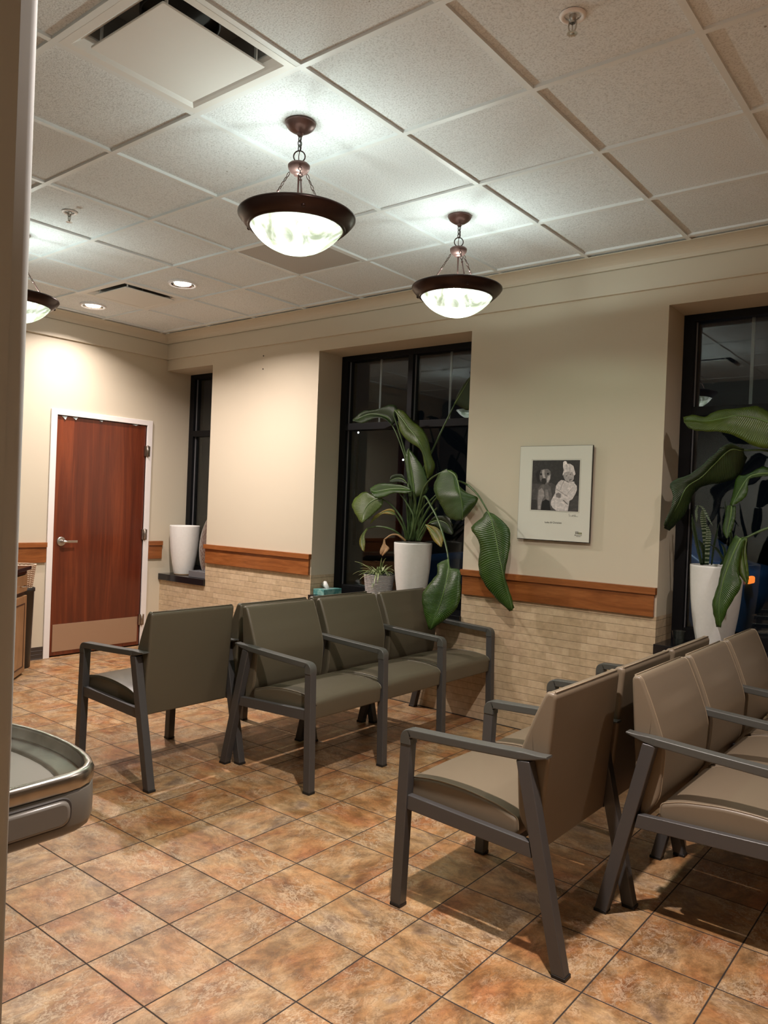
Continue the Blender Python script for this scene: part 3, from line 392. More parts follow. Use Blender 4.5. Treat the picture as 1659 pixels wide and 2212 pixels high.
# window wall (0 paint, 1 small tile)
b = MB()
piers = [(X1[1], X2[0]), (X2[1], X3[0]), (X3[1], XR+.2)]
for a, c in piers:
    b.box(a, YW, ZR, c, YO, ZC+.1, 0); b.box(a, YW, 0, c, YO, ZR, 1)
for a, c in (X1, X2, X3):
    b.box(a, YW, ZH, c, YO, ZC+.1, 0); b.box(a, YW, 0, c, YO, ZS-.062, 1)
struct('wall_back', b, [MT['paint'], MT['brick']])
# door wall, with the door opening
DY0, DY1, DZ = 3.452, 4.366, 2.142
b = MB()
b.box(XD-.15, YB-.2, 0, XD, DY0, ZC+.1); b.box(XD-.15, DY1, 0, XD, YO, ZC+.1); b.box(XD-.15, DY0, DZ, XD, DY1, ZC+.1)
struct('wall_left', b, MT['paint'])
b = MB(); b.box(XR, YB-.2, 0, XR+.15, YO, ZC+.1); struct('wall_right', b, MT['paint'])
b = MB(); b.box(XD-.15, YB-.2, 0, XR+.15, YB, ZC+.1); struct('wall_rear', b, MT['paint'])
# the wall end just left of the lens: rounded metal-bead corner
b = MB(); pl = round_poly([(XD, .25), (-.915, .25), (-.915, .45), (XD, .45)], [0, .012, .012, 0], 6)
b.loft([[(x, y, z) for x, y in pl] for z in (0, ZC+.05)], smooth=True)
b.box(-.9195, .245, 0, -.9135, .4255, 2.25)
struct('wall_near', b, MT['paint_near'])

# ceiling: panels lifted a little above the grid of bars
GX, GY, T = -1.4173, 4.3926, .6096
CW = 0.012
diff_cells = [(-2, 4), (-7, 1)]; grille_cells = [(-4, 1)]
can_cells = {}
b = MB()
for u in range(-9, 10):
    for v in range(-1, 14):
        x0, x1 = GX+u*T, GX+(u+1)*T; y1, y0 = GY-v*T, GY-(v+1)*T
        x0, x1 = max(x0, XD), min(x1, XR+.1); y0, y1 = max(y0, YB-.1), min(y1, YW)
        if x1-x0 < .01 or y1-y0 < .01: continue
        if (u, v) in diff_cells or (u, v) in grille_cells: continue
        dz = random.uniform(0, .004)
        b.box(x0+CW*.5, y0+CW*.5, ZC+.010+dz, x1-CW*.5, y1-CW*.5, ZC+.03, 0)
for u in range(-8, 10):
    x = GX+u*T
    if XD < x < XR: b.box(x-CW, YB, ZC, x+CW, YW, ZC+.014, 1)
for v in range(0, 14):
    y = GY-v*T
    b.box(XD, y-CW, ZC-.0006, XR, y+CW, ZC+.0136, 1)
b.box(XD-.15, YB-.2, ZC+.25, XR+.15, YO, ZC+.3, 0)
struct('ceiling', b, [MT['ceil'], MT['bar']])

# crown moulding: flat fascia, groove, cove
def cove(n=8):
    pts = [(0, 2.812), (.020, 2.812), (.022, 2.814), (.022, 2.955), (.012, 2.957), (.012, 2.963), (.026, 2.965)]
    for i in range(1, n+1):
        a = i/n*PI/2
        pts.append((.026+.100*(1-math.cos(a)), 2.965+.063*math.sin(a)))
    return pts+[(.126, ZC+.004), (0, ZC+.004)]
b = MB(); pr = cove()
b.loft([[(x, YW-d, z) for d, z in pr] for x in (XD, XR)], smooth=False); struct('trim_1', b, MT['crown'])
b = MB(); b.loft([[(XD+d, y, z) for d, z in pr] for y in (.45, YW)], smooth=False); struct('trim_2', b, MT['crown'])
# wooden chair rails: board with a thicker cap
def rail(name, a, c, axis, ends=(.012, .012)):
    b = MB()
    if axis == 'x':
        b.box(a+ends[0], YW-.020, .857, c-ends[1], YW, .990); b.box(a, YW-.034, .990, c, YW, 1.031)
    else:
        b.box(XD, a, .845, XD+.020, c-.0, .978); b.box(XD, a, .978, XD+.034, c, 1.020)
    struct(name, b, MT['rail'], bevel=.002)
rail('trim_3', X1[1], X2[0], 'x'); rail('trim_4', X2[1], X3[0], 'x'); rail('trim_5', X3[1], XR, 'x')
rail('trim_6', .45, 3.392, 'y'); rail('trim_7', 4.424, YW, 'y')
# dark cove base on the door wall
b = MB()
for a, c in ((.45, 3.396), (4.422, YW)):
    b.loft([[(XD+d, y, z) for d, z in ((0,0),(.014,0),(.009,.012),(.007,.04),(.009,.042),(.007,.045),(.007,.072),(.009,.074),(.006,.078),(.006,.106),(0,.108))] for y in (a, c)], smooth=False)
struct('baseboard_left', b, MT['cove'])
b = MB(); b.box(XD, YW-.004, 0, XR, YW, .006); struct('baseboard_back', b, MT['duct'])

# ================================================================== WINDOWS
def window(n, x0, x1, full=True, cut_right=None):
    w = thing('window_%d' % n, ((x0+x1)/2, YF, ZS), kind='structure')
    F, HT = .068, .045
    z0, z1 = ZS, ZH; zt0, zt1 = 2.080, 2.137
    xm = (x0+x1)/2 if full else None
    f = MB(); D = YO
    f.box(x0, YF, z0, x0+F, D, z1); f.box(x1-F, YF, z0, x1, D, z1)
    f.box(x0+F, YF, z1-HT, x1-F, D, z1); f.box(x0+F, YF, z0, x1-F, D, z0+.075)
    f.box(x0+F, YF, zt0, x1-F, D-.02, zt1)
    f.build('window_frame', MT['black'], w, bevel=.002)
    cols = [(x0+F, x1-F)]
    if full:
        m = MB(); m.box(xm-.030, YF-.001, z0+.075, xm+.018, D-.01, z1-HT); m.build('mullion', MT['black'], w, bevel=.002)
        cols = [(x0+F, xm-.030), (xm+.018, x1-F)]
    for a, c in cols:
        for za, zb in ((z0+.075, zt0), (zt1, z1-HT)):
            p = MB(); p.box(a, YG, za, c, YG+.006, zb); p.build('pane', MT['glass'], w)
            g = MB()
            for xx in (a, c-.006): g.box(xx, YG-.012, za, xx+.006, YG-.001, zb)
            g.build('glazing_bead', MT['stand'], w)
        if full:
            g = MB(); xx = (a+c)/2; g.box(xx-.009, YG+.012, zt1, xx+.009, YG+.020, z1-HT); g.build('muntin', MT['stand'], w)
    s = MB(); s.box(x0-(0 if n == 1 else .004), YW-.022, ZS-.062, x1+.004, YF+.01, ZS-.001); s.build('window_sill', MT['sill'], w, bevel=.003)
    return w
window(1, X1[0], X1[1], False); window(2, *X2); window(3, *X3)
# the sill is cut back behind the last armrest of the olive row, so keep it flush there (see YW-.022)

# ================================================================== DOOR
d1 = thing('door_1', (XD, 3.909, 0), 'cherry wood door in a white metal frame with a metal kick plate', None, None, 'structure')
b = MB(); b.box(XD-.05, DY0+.003, .012, XD-.006, DY1-.003, DZ-.004); leaf_o = b.build('door_leaf', MT['cherry'], d1, bevel=.002)
b = MB()
for a, c in ((3.396, DY0), (DY1, 4.422)): b.box(XD-.12, a, 0, XD+.016, c, 2.190)
b.box(XD-.12, DY0, DZ, XD+.016, DY1, 2.190); b.box(XD-.12, DY0, DZ-.03, XD-.052, DY1, DZ)
b.build('door_frame', MT['white'], d1, bevel=.003)
b = MB(); b.box(XD-.14, DY0, 0, XD-.11, DY1, DZ); b.build('door_backing', MT['duct'], d1)
b = MB(); b.box(XD-.006, 3.484, .046, XD-.003, 4.340, .288); b.build('kick_plate', MT['kick'], d1, bevel=.001)
hd = MB(); cy, cz = 3.535, 1.026
def xdisc(mb, x0, x1, r0_, r1_, cy, cz, mi=0):
    mb.loft([[(x, cy+r*math.cos(a*PI/16), cz+r*math.sin(a*PI/16)) for a in range(32)] for x, r in ((x0, r0_), (x0+(x1-x0)*.6, r0_*.98), (x1, r1_))], mi, True, (True, True))
xdisc(hd, XD-.006, XD+.006, .042, .036, cy, cz); xdisc(hd, XD+.006, XD+.030, .017, .013, cy, cz)
hd.tube([(XD+.020, cy, cz), (XD+.052, cy, cz), (XD+.058, cy+.012, cz), (XD+.056, cy+.03, cz)], [.012, .012, .012, .011], 12)
hd.box(XD+.050, cy+.025, cz-.010, XD+.060, cy+.122, cz+.011)
hd.build('door_handle', MT['steel'], d1, bevel=.002)
for hz in (1.893, 1.085, .258):
    b = MB(); b.tube([(XD+.022, 4.372, hz-.055), (XD+.022, 4.372, hz+.055)], .008, 12)
    for k in range(4): b.tube([(XD+.022, 4.372, hz-.033+k*.022-.0008), (XD+.022, 4.372, hz-.033+k*.022+.0008)], .0092, 12)
    b.box(XD-.004, 4.345, hz-.05, XD+.018, 4.372, hz+.05); b.box(XD+.016, 4.374, hz-.05, XD+.020, 4.398, hz+.05)
    b.build('hinge', MT['hinge'], d1)
b = MB()
for y, w_, s in ((3.50, .05, .03), (3.60, .05, .022), (3.86, .04, .012), (4.20, .07, .010)):
    b.add([(XD-.004, y, 2.135), (XD+.002, y+w_, 2.138), (XD+.008, y+w_*.6, 2.135-s)], [(0,1,2)])
b.build('tape_scrap', MT['film'], leaf_o)
# a second tall wooden door further along the same wall, seen mirrored in the glass
b = MB(); b.box(XD, .55, 0, XD+.03, 1.44, 2.40); struct('door_2', b, MT['cherry'])

# ================================================================== CEILING FITTINGS
def diffuser(u, v, label):
    x0, x1 = GX+u*T+CW, GX+(u+1)*T-CW; y1, y0 = GY-v*T-CW, GY-(v+1)*T+CW
    cx, cy = (x0+x1)/2, (y0+y1)/2; h = (x1-x0)/2
    t = thing('ceiling_diffuser', (cx, cy, ZC), label, 'air vent', 'square ceiling air diffusers')
    sq = lambda s, z: [(cx-s, cy-s, z), (cx+s, cy-s, z), (cx+s, cy+s, z), (cx-s, cy+s, z)]
    f = MB(); f.loft([sq(h, ZC+.006), sq(h, ZC-.001), sq(h-.030, ZC-.001), sq(h-.040, ZC+.006), sq(h-.060, ZC+.022), sq(h-.068, ZC+.034), sq(h-.068, ZC+.045)], smooth=False, caps=(False, False))
    f.build('diffuser_frame', MT['diff'], t)
    f = MB(); f.loft([sq(h-.068, ZC+.040), sq(h-.07, ZC+.16)], smooth=False, caps=(False, False))
    f.add(sq(h-.07, ZC+.16), [(0,1,2,3)]); f.build('plenum', MT['duct_side'], t)
    f = MB(); f.lathe([(.14, .159), (.14, .12), (.135, .12), (.135, .158)], (cx, cy, ZC), 32); f.lathe([(.0001, .157), (.136, .157)], (cx, cy, ZC), 32); f.build('duct_collar', MT['duct'], t)
    f = MB(); pl = round_poly([(cx-.212, cy-.218), (cx+.212, cy-.218), (cx+.212, cy+.218), (cx-.212, cy+.218)], .008, 4)
    f.loft([[(x, y, ZC-.004) for x, y in pl], [(x, y, ZC-.012) for x, y in pl]], smooth=False); f.build('face_panel', MT['diff'], t, bevel=.002)
    for sx in (-1, 1):
        for sy in (-1, 1):
            f = MB(); f.box(cx+sx*.19-.006, cy+sy*.19-.003, ZC-.004, cx+sx*.19+.006, cy+sy*.19+.003, ZC+.155); f.build('hanger', MT['diff'], t)
    return t
diffuser(-2, 4, 'large square white air diffuser at the upper left corner, nearest the camera')
diffuser(-7, 1, 'small distant square air diffuser between the two round recessed lights')
u, v = grille_cells[0]
gx0, gx1 = GX+u*T+CW, GX+(u+1)*T-CW; gy1, gy0 = GY-v*T-CW, GY-(v+1)*T+CW
t = thing('return_grille', ((gx0+gx1)/2, (gy0+gy1)/2, ZC), 'grey perforated return air grille in the ceiling behind the largest pendant', 'air vent')
b = MB(); b.box(gx0, gy0, ZC+.003, gx1, gy1, ZC+.008); b.build('perforated_panel', MT['grille'], t)
b = MB(); b.box(gx0, gy0, ZC, gx0+.012, gy1, ZC+.012); b.box(gx1-.012, gy0, ZC, gx1, gy1, ZC+.012); b.box(gx0, gy0, ZC, gx1, gy0+.012, ZC+.012); b.box(gx0, gy1-.012, ZC, gx1, gy1, ZC+.012)
b.build('grille_frame', MT['bar'], t)

def can_light(x, y, k, spr, label):
    t = thing('recessed_light', (x, y, ZC), label, 'ceiling light', 'round recessed downlights')
    b = MB(); b.lathe([(.082, .010), (.095, -.001), (.099, -.003), (.104, -.001), (.106, .010)], (x, y, ZC), 40); b.build('trim_ring', MT['white'], t)
    b = MB(); b.lathe([(.083, .001), (.066, .005), (.060, .0092)], (x, y, ZC), 40); b.build('reflector', MT['chrome'], t)
    b = MB(); b.lathe([(.0001, -.002), (.040, -.001), (.056, .003), (.061, .008)], (x, y, ZC), 32)
    b.build('lens', LENS, t)
    L = bpy.data.lights.new('downlight', 'AREA'); L.shape = 'DISK'; L.size = .07; L.energy = CAN_W*k; L.color = CAN_RGB; L.spread = math.radians(spr)
    lo = bpy.data.objects.new('downlight', L); COL.objects.link(lo); lo.parent = t; lo.location = (0, 0, -.012)
LENS = mat('lit_lens', (.9,.9,.9), .3, emit=(1,.96,.92), strength=14)
LB = ['round recessed downlight nearer the brown pendants, right of the small ceiling diffuser', 'round recessed downlight nearest the door wall, left of the small ceiling diffuser'] + ['round recessed downlight outside the view, %s' % s for s in ('above the nearest taupe chairs', 'above the right end of the window wall', 'over the right part of the room', 'added behind the camera as bounce fill', 'added far back on the right as bounce fill')]
for (x, y, k, spr), lb in zip(CANS, LB): can_light(x, y, k, spr, lb)

def sprinkler(x, y, label):
    t = thing('fire_sprinkler', (x, y, ZC), label, 'sprinkler', 'ceiling sprinkler heads')
    z = ZC+.010
    b = MB(); b.lathe([(.026, .0), (.026, -.004), (.036, -.007), (.041, -.004), (.043, 0)], (x, y, z), 32); b.build('escutcheon', MT['white'], t)
    b = MB(); b.lathe([(.012, .0), (.012, -.014), (.009, -.016), (.009, -.024)], (x, y, z), 20)
    for s in (-1, 1): b.tube([(x+s*.010, y, z-.016), (x+s*.014, y, z-.030), (x+s*.011, y, z-.045), (x+s*.002, y, z-.054)], .0025, 8)
    b.tube([(x, y, z-.022), (x, y, z-.050)], .0022, 8); b.build('sprinkler_body', MT['steel'], t)
    b = MB(); b.lathe([(.0001, -.054), (.008, -.054), (.008, -.056), (.0001, -.056)], (x, y, z), 20)
    for k in range(12):
        a = k*PI/6; c, s = math.cos(a), math.sin(a)
        b.hexa([(x+c*.007-s*.0025, y+s*.007+c*.0025, z-.056), (x+c*.007+s*.0025, y+s*.007-c*.0025, z-.056), (x+c*.017+s*.003, y+s*.017-c*.003, z-.058), (x+c*.017-s*.003, y+s*.017+c*.003, z-.058)],
               [(x+c*.007-s*.0025, y+s*.007+c*.0025, z-.055), (x+c*.007+s*.0025, y+s*.007-c*.0025, z-.055), (x+c*.017+s*.003, y+s*.017-c*.003, z-.057), (x+c*.017-s*.003, y+s*.017+c*.003, z-.057)])
    b.build('deflector', MT['steel'], t)
sprinkler(-1.1125, 2.2594, 'sprinkler head near the top right of the ceiling with brown stain around it')
sprinkler(-4.145, 2.243, 'small distant sprinkler head at the left of the ceiling above a pendant')

# ================================================================== PENDANTS
def pendant(x, y, label, rotz):
    t = thing('pendant_lamp', (x, y, ZC), label, 'pendant lamp', 'bowl pendant lamps')
    zr = 2.640; C0 = (x, y, 0)
    b = MB(); b.lathe([(.0001, ZC-.034), (.016, ZC-.034), (.020, ZC-.032), (.034, ZC-.027), (.048, ZC-.018), (.058, ZC-.008), (.063, ZC+.001), (.065, ZC+.006), (.062, ZC+.010)], C0, 40)
    b.lathe([(.010, ZC-.046), (.013, ZC-.040), (.014, ZC-.034)], C0, 16, 0, (True, False)); b.build('ceiling_canopy', MT['rose'], t)
    ch = MB()
    def link(c, ax, w=.008, h=.014, r=.0022):
        pts = [(c[0]+ax[0]*w*math.cos(a), c[1]+ax[1]*w*math.cos(a), c[2]+h*math.sin(a)) for a in [k*PI/8 for k in range(16)]]
        ch.tube(pts, r, 8, 0, True)
    link((x, y, ZC-.055), (1, 0)); link((x, y, ZC-.076), (.3, .95)); link((x, y, ZC-.095), (1, 0))
    R = .024
    ch.tube([(x+rt.x*R*math.cos(k*PI/12), y+rt.y*R*math.cos(k*PI/12), 2.900+R*math.sin(k*PI/12)) for k in range(24)], .0028, 8, 0, True)
    ch.tube([(x, y, ZC-.045), (x+.004, y, ZC-.09), (x-.004, y, ZC-.13), (x, y, 2.865)], .0018, 6)
    ch.build('chain', MT['bronze'], t)
    b = MB(); b.lathe([(.0001, 2.872), (.012, 2.872), (.040, 2.868), (.046, 2.862), (.046, 2.856), (.044, 2.846), (.036, 2.834), (.026, 2.829), (.022, 2.826), (.020, 2.821), (.0001, 2.820)], C0, 40); b.build('hub', MT['rose'], t)
    for k in range(3):
        ch = MB(); rods = MB()
        a = rotz+k*2*PI/3; c, s = math.cos(a), math.sin(a)
        P = lambda q: (x+c*(.042+(.165-.042)*q), y+s*(.042+(.165-.042)*q), 2.838+(2.655-2.838)*q)
        for i, q in enumerate((.05, .15, .25, .34)):
            cx_, cy_, cz_ = P(q); w = .007
            ax = (-s, c) if i % 2 == 0 else (c*.6, s*.6)
            pts = [(cx_+ax[0]*w*math.cos(g)+c*.006*math.sin(g), cy_+ax[1]*w*math.cos(g)+s*.006*math.sin(g), cz_-.010*math.sin(g)) for g in [j*PI/6 for j in range(12)]]
            ch.tube(pts, .0017, 6, 0, True)
        rods.tube([P(.38), P(.40), P(.43)], [.003, .0062, .004], 10); rods.tube([P(.40), P(1.02)], .0036, 10)
        # finial on the lower face of the rim
        a2 = a
        q = (x+math.cos(a2)*.222, y+math.sin(a2)*.222, zr-.024)
        rods2 = MB(); rods2.sphere(q, .0085); rods2.tube([(x+math.cos(a2)*.205, y+math.sin(a2)*.205, zr-.012), q], .004, 8)
        rods2.build('finial', MT['bronze'], t); ch.build('link_chain', MT['bronze'], t); rods.build('rod', MT['rose'], t)
    ch = MB(); ch.tube([(x, y, 2.822), (x, y, 2.67)], .0042, 10); ch.build('centre_stem', MT['rose'], t)
    b = MB(); b.lathe([(.188, zr-.038), (.194, zr-.046), (.200, zr-.046), (.204, zr-.040), (.206, zr-.038), (.212, zr-.036), (.226, zr-.022), (.238, zr-.008), (.242, zr-.002), (.2455, zr+.003), (.2455, zr+.010), (.241, zr+.014), (.236, zr+.014), (.222, zr+.006), (.200, zr-.020), (.188, zr-.038)], C0, 72)
    b.build('rim', MT['bronze'], t)
    b = MB(); prof = [(.0001, -.146)]
    for i in range(1, 15):
        a = i/14*1.02; prof.append((.235*math.sin(a)*.955, -.146+.222*(1-math.cos(a))))
    s = .196/prof[-1][0]; zs = (.108)/(prof[-1][1]+.146)
    prof = [(r*s, -.146+(z+.146)*zs) for r, z in prof]
    b.lathe([(r, zr+z) for r, z in prof], C0, 64)
    b.build('glass_bowl', MT['bowl'], t)
    b = MB()
    for k in range(3):
        a = rotz+.5+k*2*PI/3; b.sphere((x+math.cos(a)*.055, y+math.sin(a)*.055, 2.625), .024, 0, 14)
        b.tube([(x, y, 2.665), (x+math.cos(a)*.055, y+math.sin(a)*.055, 2.642)], .012, 10, 1)
    b.build('bulb_cluster', [LENS2, MT['white']], t)
    L = bpy.data.lights.new('pendant_bulb', 'POINT'); L.energy = BULB_W; L.color = BULB_RGB; L.shadow_soft_size = .03
    lo = bpy.data.objects.new('pendant_bulb', L); COL.objects.link(lo); lo.parent = t; lo.location = (0, 0, 2.645-ZC)
    return t
LENS2 = mat('lit_bulb', (.9,.9,.9), .3, emit=(.95,1,.97), strength=.9)
va = math.atan2(-2.2594, 2.3316)
pendant(*PENDANTS[0], 'brown bowl pendant lamp, the largest and nearest, left of the ceiling centre', va+.10-2*PI/3+2*PI/3)
pendant(*PENDANTS[1], 'brown bowl pendant lamp hanging near the window wall, right of the largest one', va+.03)
pendant(*PENDANTS[2], 'brown bowl pendant lamp cut off by the wall end at the left', va)

# ================================================================== WAITING CHAIRS
def chair_row(x0, sg, ya, sp, n, vin, pip, name, label, shade):
    """n linked seats; s runs from the front leg backwards, sg = direction of s along x; ya = centre of first arm"""
    root = thing(name, (x0+sg*.33, ya+sp*n/2, 0), label, 'waiting chairs', 'back-to-back rows of linked waiting chairs')
    X = lambda s: x0+sg*s
    for i in range(n+1):
        y = ya+i*sp; h = .021
        b = MB()
        b.hexa([(X(-.018), y-h, .010), (X(.026), y-h, .010), (X(.026), y+h, .010), (X(-.018), y+h, .010)], [(X(.000), y-h, .612), (X(.044), y-h, .612), (X(.044), y+h, .612), (X(.000), y+h, .612)])
        lg = b.build('leg', MT['frame'], root, bevel=.004)
        g = MB(); g.box(X(-.019), y-h-.001, 0, X(.027), y+h+.001, .012); g.build('foot_glide', MT['glide'], lg, bevel=.002)
        b = MB()
        b.hexa([(X(.622), y-h, .010), (X(.668), y-h, .010), (X(.668), y+h, .010), (X(.622), y+h, .010)], [(X(.470), y-h, .646), (X(.518), y-h, .650), (X(.518), y+h, .650), (X(.470), y+h, .646)])
        lg = b.build('leg', MT['frame'], root, bevel=.004)
        g = MB(); g.box(X(.623), y-h-.001, 0, X(.671), y+h+.001, .012); g.build('foot_glide', MT['glide'], lg, bevel=.002)
        b = MB()
        b.hexa([(X(.036), y-.014, .362), (X(.536), y-.014, .342), (X(.536), y+.014, .342), (X(.036), y+.014, .362)], [(X(.036), y-.014, .415), (X(.526), y-.014, .392), (X(.526), y+.014, .392), (X(.036), y+.014, .415)])
        b.build('side_rail', MT['frame'], root, bevel=.003)
        # arm: rounded knee at the front, thinning to a tongue at the back
        path = [(.0225, .598), (.0225, .612), (.024, .624), (.029, .632), (.038, .637), (.052, .639), (.15, .6435), (.30, .651), (.42, .658), (.49, .6625), (.54, .668), (.578, .675)]
        th = [.0225, .0225, .0215, .019, .0165, .0155, .0150, .0145, .0140, .0135, .0080, .0035]
        rings = []
        fine = [tuple(q) for q in catmull([(s_, 0, z_) for s_, z_ in path], 45)]; tf = [q[0] for q in catmull([(t_, 0, 0) for t_ in th], 45)]
        path = [(q[0], q[2]) for q in fine]; th = tf
        for k, (s_, z_) in enumerate(path):
            a = path[max(k-1, 0)]; c = path[min(k+1, len(path)-1)]
            tx, tz = c[0]-a[0], c[1]-a[1]; l = math.hypot(tx, tz); nx, nz = -tz/l, tx/l
            hw = .0235 if k < 36 else .021
            sec = round_poly([(-hw, -th[k]), (hw, -th[k]), (hw, th[k]), (-hw, th[k])], .0045, 3)
            rings.append([(X(s_+nx*w), y+q, z_+nz*w) for q, w in sec])
        b = MB(); b.loft(rings, smooth=False); b.build('armrest', MT['armpad'], root)
    for i in range(n):
        y0, y1 = ya+i*sp, ya+(i+1)*sp
        # seat cushion
        pr = round_poly([(.008, .364), (.046, .364), (.062, .386), (.455, .372), (.464, .395), (.460, .436), (.39, .460), (.25, .480), (.12, .480), (.024, .466), (.003, .448)],
                        [.008, .015, .015, .008, .010, .012, .06, .06, .06, .012, .014], 4)
        b = MB(); w0, w1 = y0+.0245, y1-.0245; W_ = w1-w0; r = .013; rings = []
        for q in (0, .002, .006, .012, .02, .05, .12, .2, .3, .4, .5, .6, .7, .8, .88, .95):
            pass
        st = [0, .0015, .0045, .009, .015, .05, .10, .16, .22] ; st = st+[W_/2]+[W_-e for e in reversed(st)]
        for e in st:
            d = min(e, W_-e); ins = r-math.sqrt(max(0, r*r-(r-min(d, r))**2)); cr = .006*math.sin(PI*e/W_)
            ip = inset(pr, ins)
            rings.append([(X(p[0]), w0+e, p[1]+(cr if p[1] > .44 else 0)) for p in ip])
        b.loft(rings)
        for e in (.007, W_-.007):
            ip = inset(pr, .0005)[22:]; b.tube([(X(p[0]), w0+e, p[1]+.001) for p in ip], .0026, 6, 1)
        b.build('seat', [vin, pip], root)
        # back cushion
        pr = round_poly([(.530, .345), (.500, .395), (.464, .450), (.456, .550), (.452, .625), (.463, .668), (.500, .770), (.541, .862), (.552, .874), (.574, .872), (.581, .858), (.566, .66), (.540, .350)],
                        [.006, .03, .04, .04, .04, .04, .05, .014, .012, .010, .014, .05, .008], 4)
        b = MB(); w0, w1 = y0+.0235, y1-.0235; W_ = w1-w0; r = .0105; rings = []
        st = [0, .002, .006, .011, .018, .05, .12, .2]; st = st+[W_/2]+[W_-e for e in reversed(st)]
        for e in st:
            d = min(e, W_-e); ins = r-math.sqrt(max(0, r*r-(r-min(d, r))**2)); cr = .006*math.sin(PI*e/W_)
            ip = inset(pr, ins)
            rings.append([(X(p[0]-(cr if (p[0] < .50 and p[1] > .5) else 0)), w0+e, p[1]) for p in ip])
        b.loft(rings)
        pf = [p for p in inset(pr, .0005)]; k0, k1 = 10, len(pf)-17
        for e in (.009, W_-.009):
            b.tube([(X(p[0]), w0+e, p[1]) for p in pf[k0:k1]], .0026, 6, 1)
        b.tube([(X(.5735), w0+.012, .8735), (X(.5735), w1-.012, .8735)], .0028, 6, 1)
        b.build('backrest', [vin, pip], root)
        b = MB(); b.box(X(.10), y0+.016, .350, X(.14), y1-.016, .388); b.box(X(.40), y0+.016, .338, X(.44), y1-.016, .378); b.box(X(.14), y0+.05, .376, X(.40), y1-.05, .388)
        b.build('seat_support', MT['glide'], root)
    return root
SP = .5825
chair_row(-3.860, 1, 2.257, .580, 3, MT['vinyl_dim'], MT['pipe_dim'], 'linked_chair_row', 'olive grey three-seat chair row with its back to the camera, nearest the door', 0)
chair_row(-2.632, -1, 2.787, SP, 3, MT['vinyl_dim'], MT['pipe_dim'], 'linked_chair_row', 'olive grey three-seat chair row facing right, under the middle window', 0)
chair_row(-1.660, 1, 2.247, .580, 3, MT['vinyl_lit'], MT['pipe_lit'], 'linked_chair_row', 'taupe three-seat chair row facing left, its full near side in the foreground', 1)
chair_row(-.433, -1, 2.727, .582, 3, MT['vinyl_lit'], MT['pipe_lit'], 'linked_chair_row', 'taupe three-seat chair row facing right, cut off by the right edge', 1)

# ================================================================== PICTURE
YP = YW-.030
pic = thing('picture_plaque', (-2.2365, YW, 1.58), 'white mounted photograph of a dog and a child in a knitted hat on the wall', 'picture')
b = MB(); b.box(-2.489, YP+.001, 1.270, -1.981, YP+.014, 1.885); b.build('backing_board', MT['edge'], pic)
b = MB(); b.box(-2.487, YP-.001, 1.274, -1.983, YP+.001, 1.883); b.build('mount', MT['mat_board'], pic)
b = MB(); b.box(-2.40, YP+.014, 1.40, -2.07, YW, 1.75); b.build('hanging_block', MT['edge'], pic)
greys = []; mats = []
b = MB()
for i, (g, poly) in enumerate(PHOTO):
    key = round(g, 3)
    if key not in greys:
        greys.append(key); mats.append(mat('photo_tone', (key*1.0, key*.92, key*.91), .5, vary=(60, (key*1.5, key*1.35, key*1.32), .45, .7, (1,1,1))))
    b.add([(x, YP-.0014-i*.00012, z) for x, z in poly], [tuple(range(len(poly)))], greys.index(key))
ph = b.build('photograph', mats, pic)
b = MB(); q = PHOTO[0][1]; e = .006
o4 = [(q[0][0]-e, q[0][1]+e), (q[1][0]+e, q[1][1]+e), (q[2][0]+e, q[2][1]-e), (q[3][0]-e, q[3][1]-e)]
for k in range(4):
    a, c = o4[k], o4[(k+1) % 4]; b.tube([(a[0], YP-.0015, a[1]), (c[0], YP-.0015, c[1])], .0006, 4)
b.build('printed_border', MT['inkline'], pic)
def text(s, x, z, size, m, parent, y, name='lettering', sx=1.0):
    cu = bpy.data.curves.new('t', 'FONT'); cu.body = s; cu.size = size; cu.extrude = .0002
    o = bpy.data.objects.new('t', cu); COL.objects.link(o)
    dg = bpy.context.evaluated_depsgraph_get(); me = bpy.data.meshes.new_from_object(o.evaluated_get(dg))
    bpy.data.objects.remove(o)
    for v in me.vertices: v.co = Vector((v.co.x*sx+x, y, v.co.y+z)) - origin(parent)
    me.materials.clear(); me.materials.append(m)
    o = bpy.data.objects.new(name, me); COL.objects.link(o); o.parent = parent
    return o
text('Luke & Christian', -2.290, 1.383, .0175, MT['ink'], pic, YP-.0018)
b = MB()
sx = -2.122; sg = [(0,.018),(-.002,.012),(.002,.008),(-.001,.002),(.004,.003),(.008,.006),(.011,.003),(.014,.007),(.017,.003),(.022,.004),(.025,.010),(.022,.012),(.021,.005),(.027,.003),(.032,.014),(.034,.002),(.038,.013),(.043,.012),(.042,.004),(.037,.003),(.047,.003),(.060,.002)]
b.tube([(sx+px, YP-.0018, 1.431+pz) for px, pz in sg], .0006, 4); b.build('signature', MT['ink'], pic)
b = MB(); lx, lz = -2.078, 1.303
for k, (w_, hh) in enumerate(((.003,.012),(.002,.010),(.003,.012),(.004,.011))): b.box(lx+.003+k*.0052, YP-.0019, lz+.020, lx+.003+k*.0052+w_, YP-.0012, lz+.020+hh)
b.box(lx+.001, YP-.0019, lz+.0335, lx+.024, YP-.0012, lz+.0355); b.sphere((lx+.002, YP-.0015, lz+.013), .0035, 0, 10, 1, .2, 1)
b.box(lx+.007, YP-.0019, lz+.011, lx+.047, YP-.0012, lz+.0135); b.box(lx+.010, YP-.0019, lz+.004, lx+.038, YP-.0012, lz+.0062)
for k in range(4): b.box(lx+.024+k*.006, YP-.0019, lz+.019, lx+.0285+k*.006, YP-.0012, lz+.031, 1)
b.build('publisher_mark', [MT['ink'], MT['ink2']], pic)
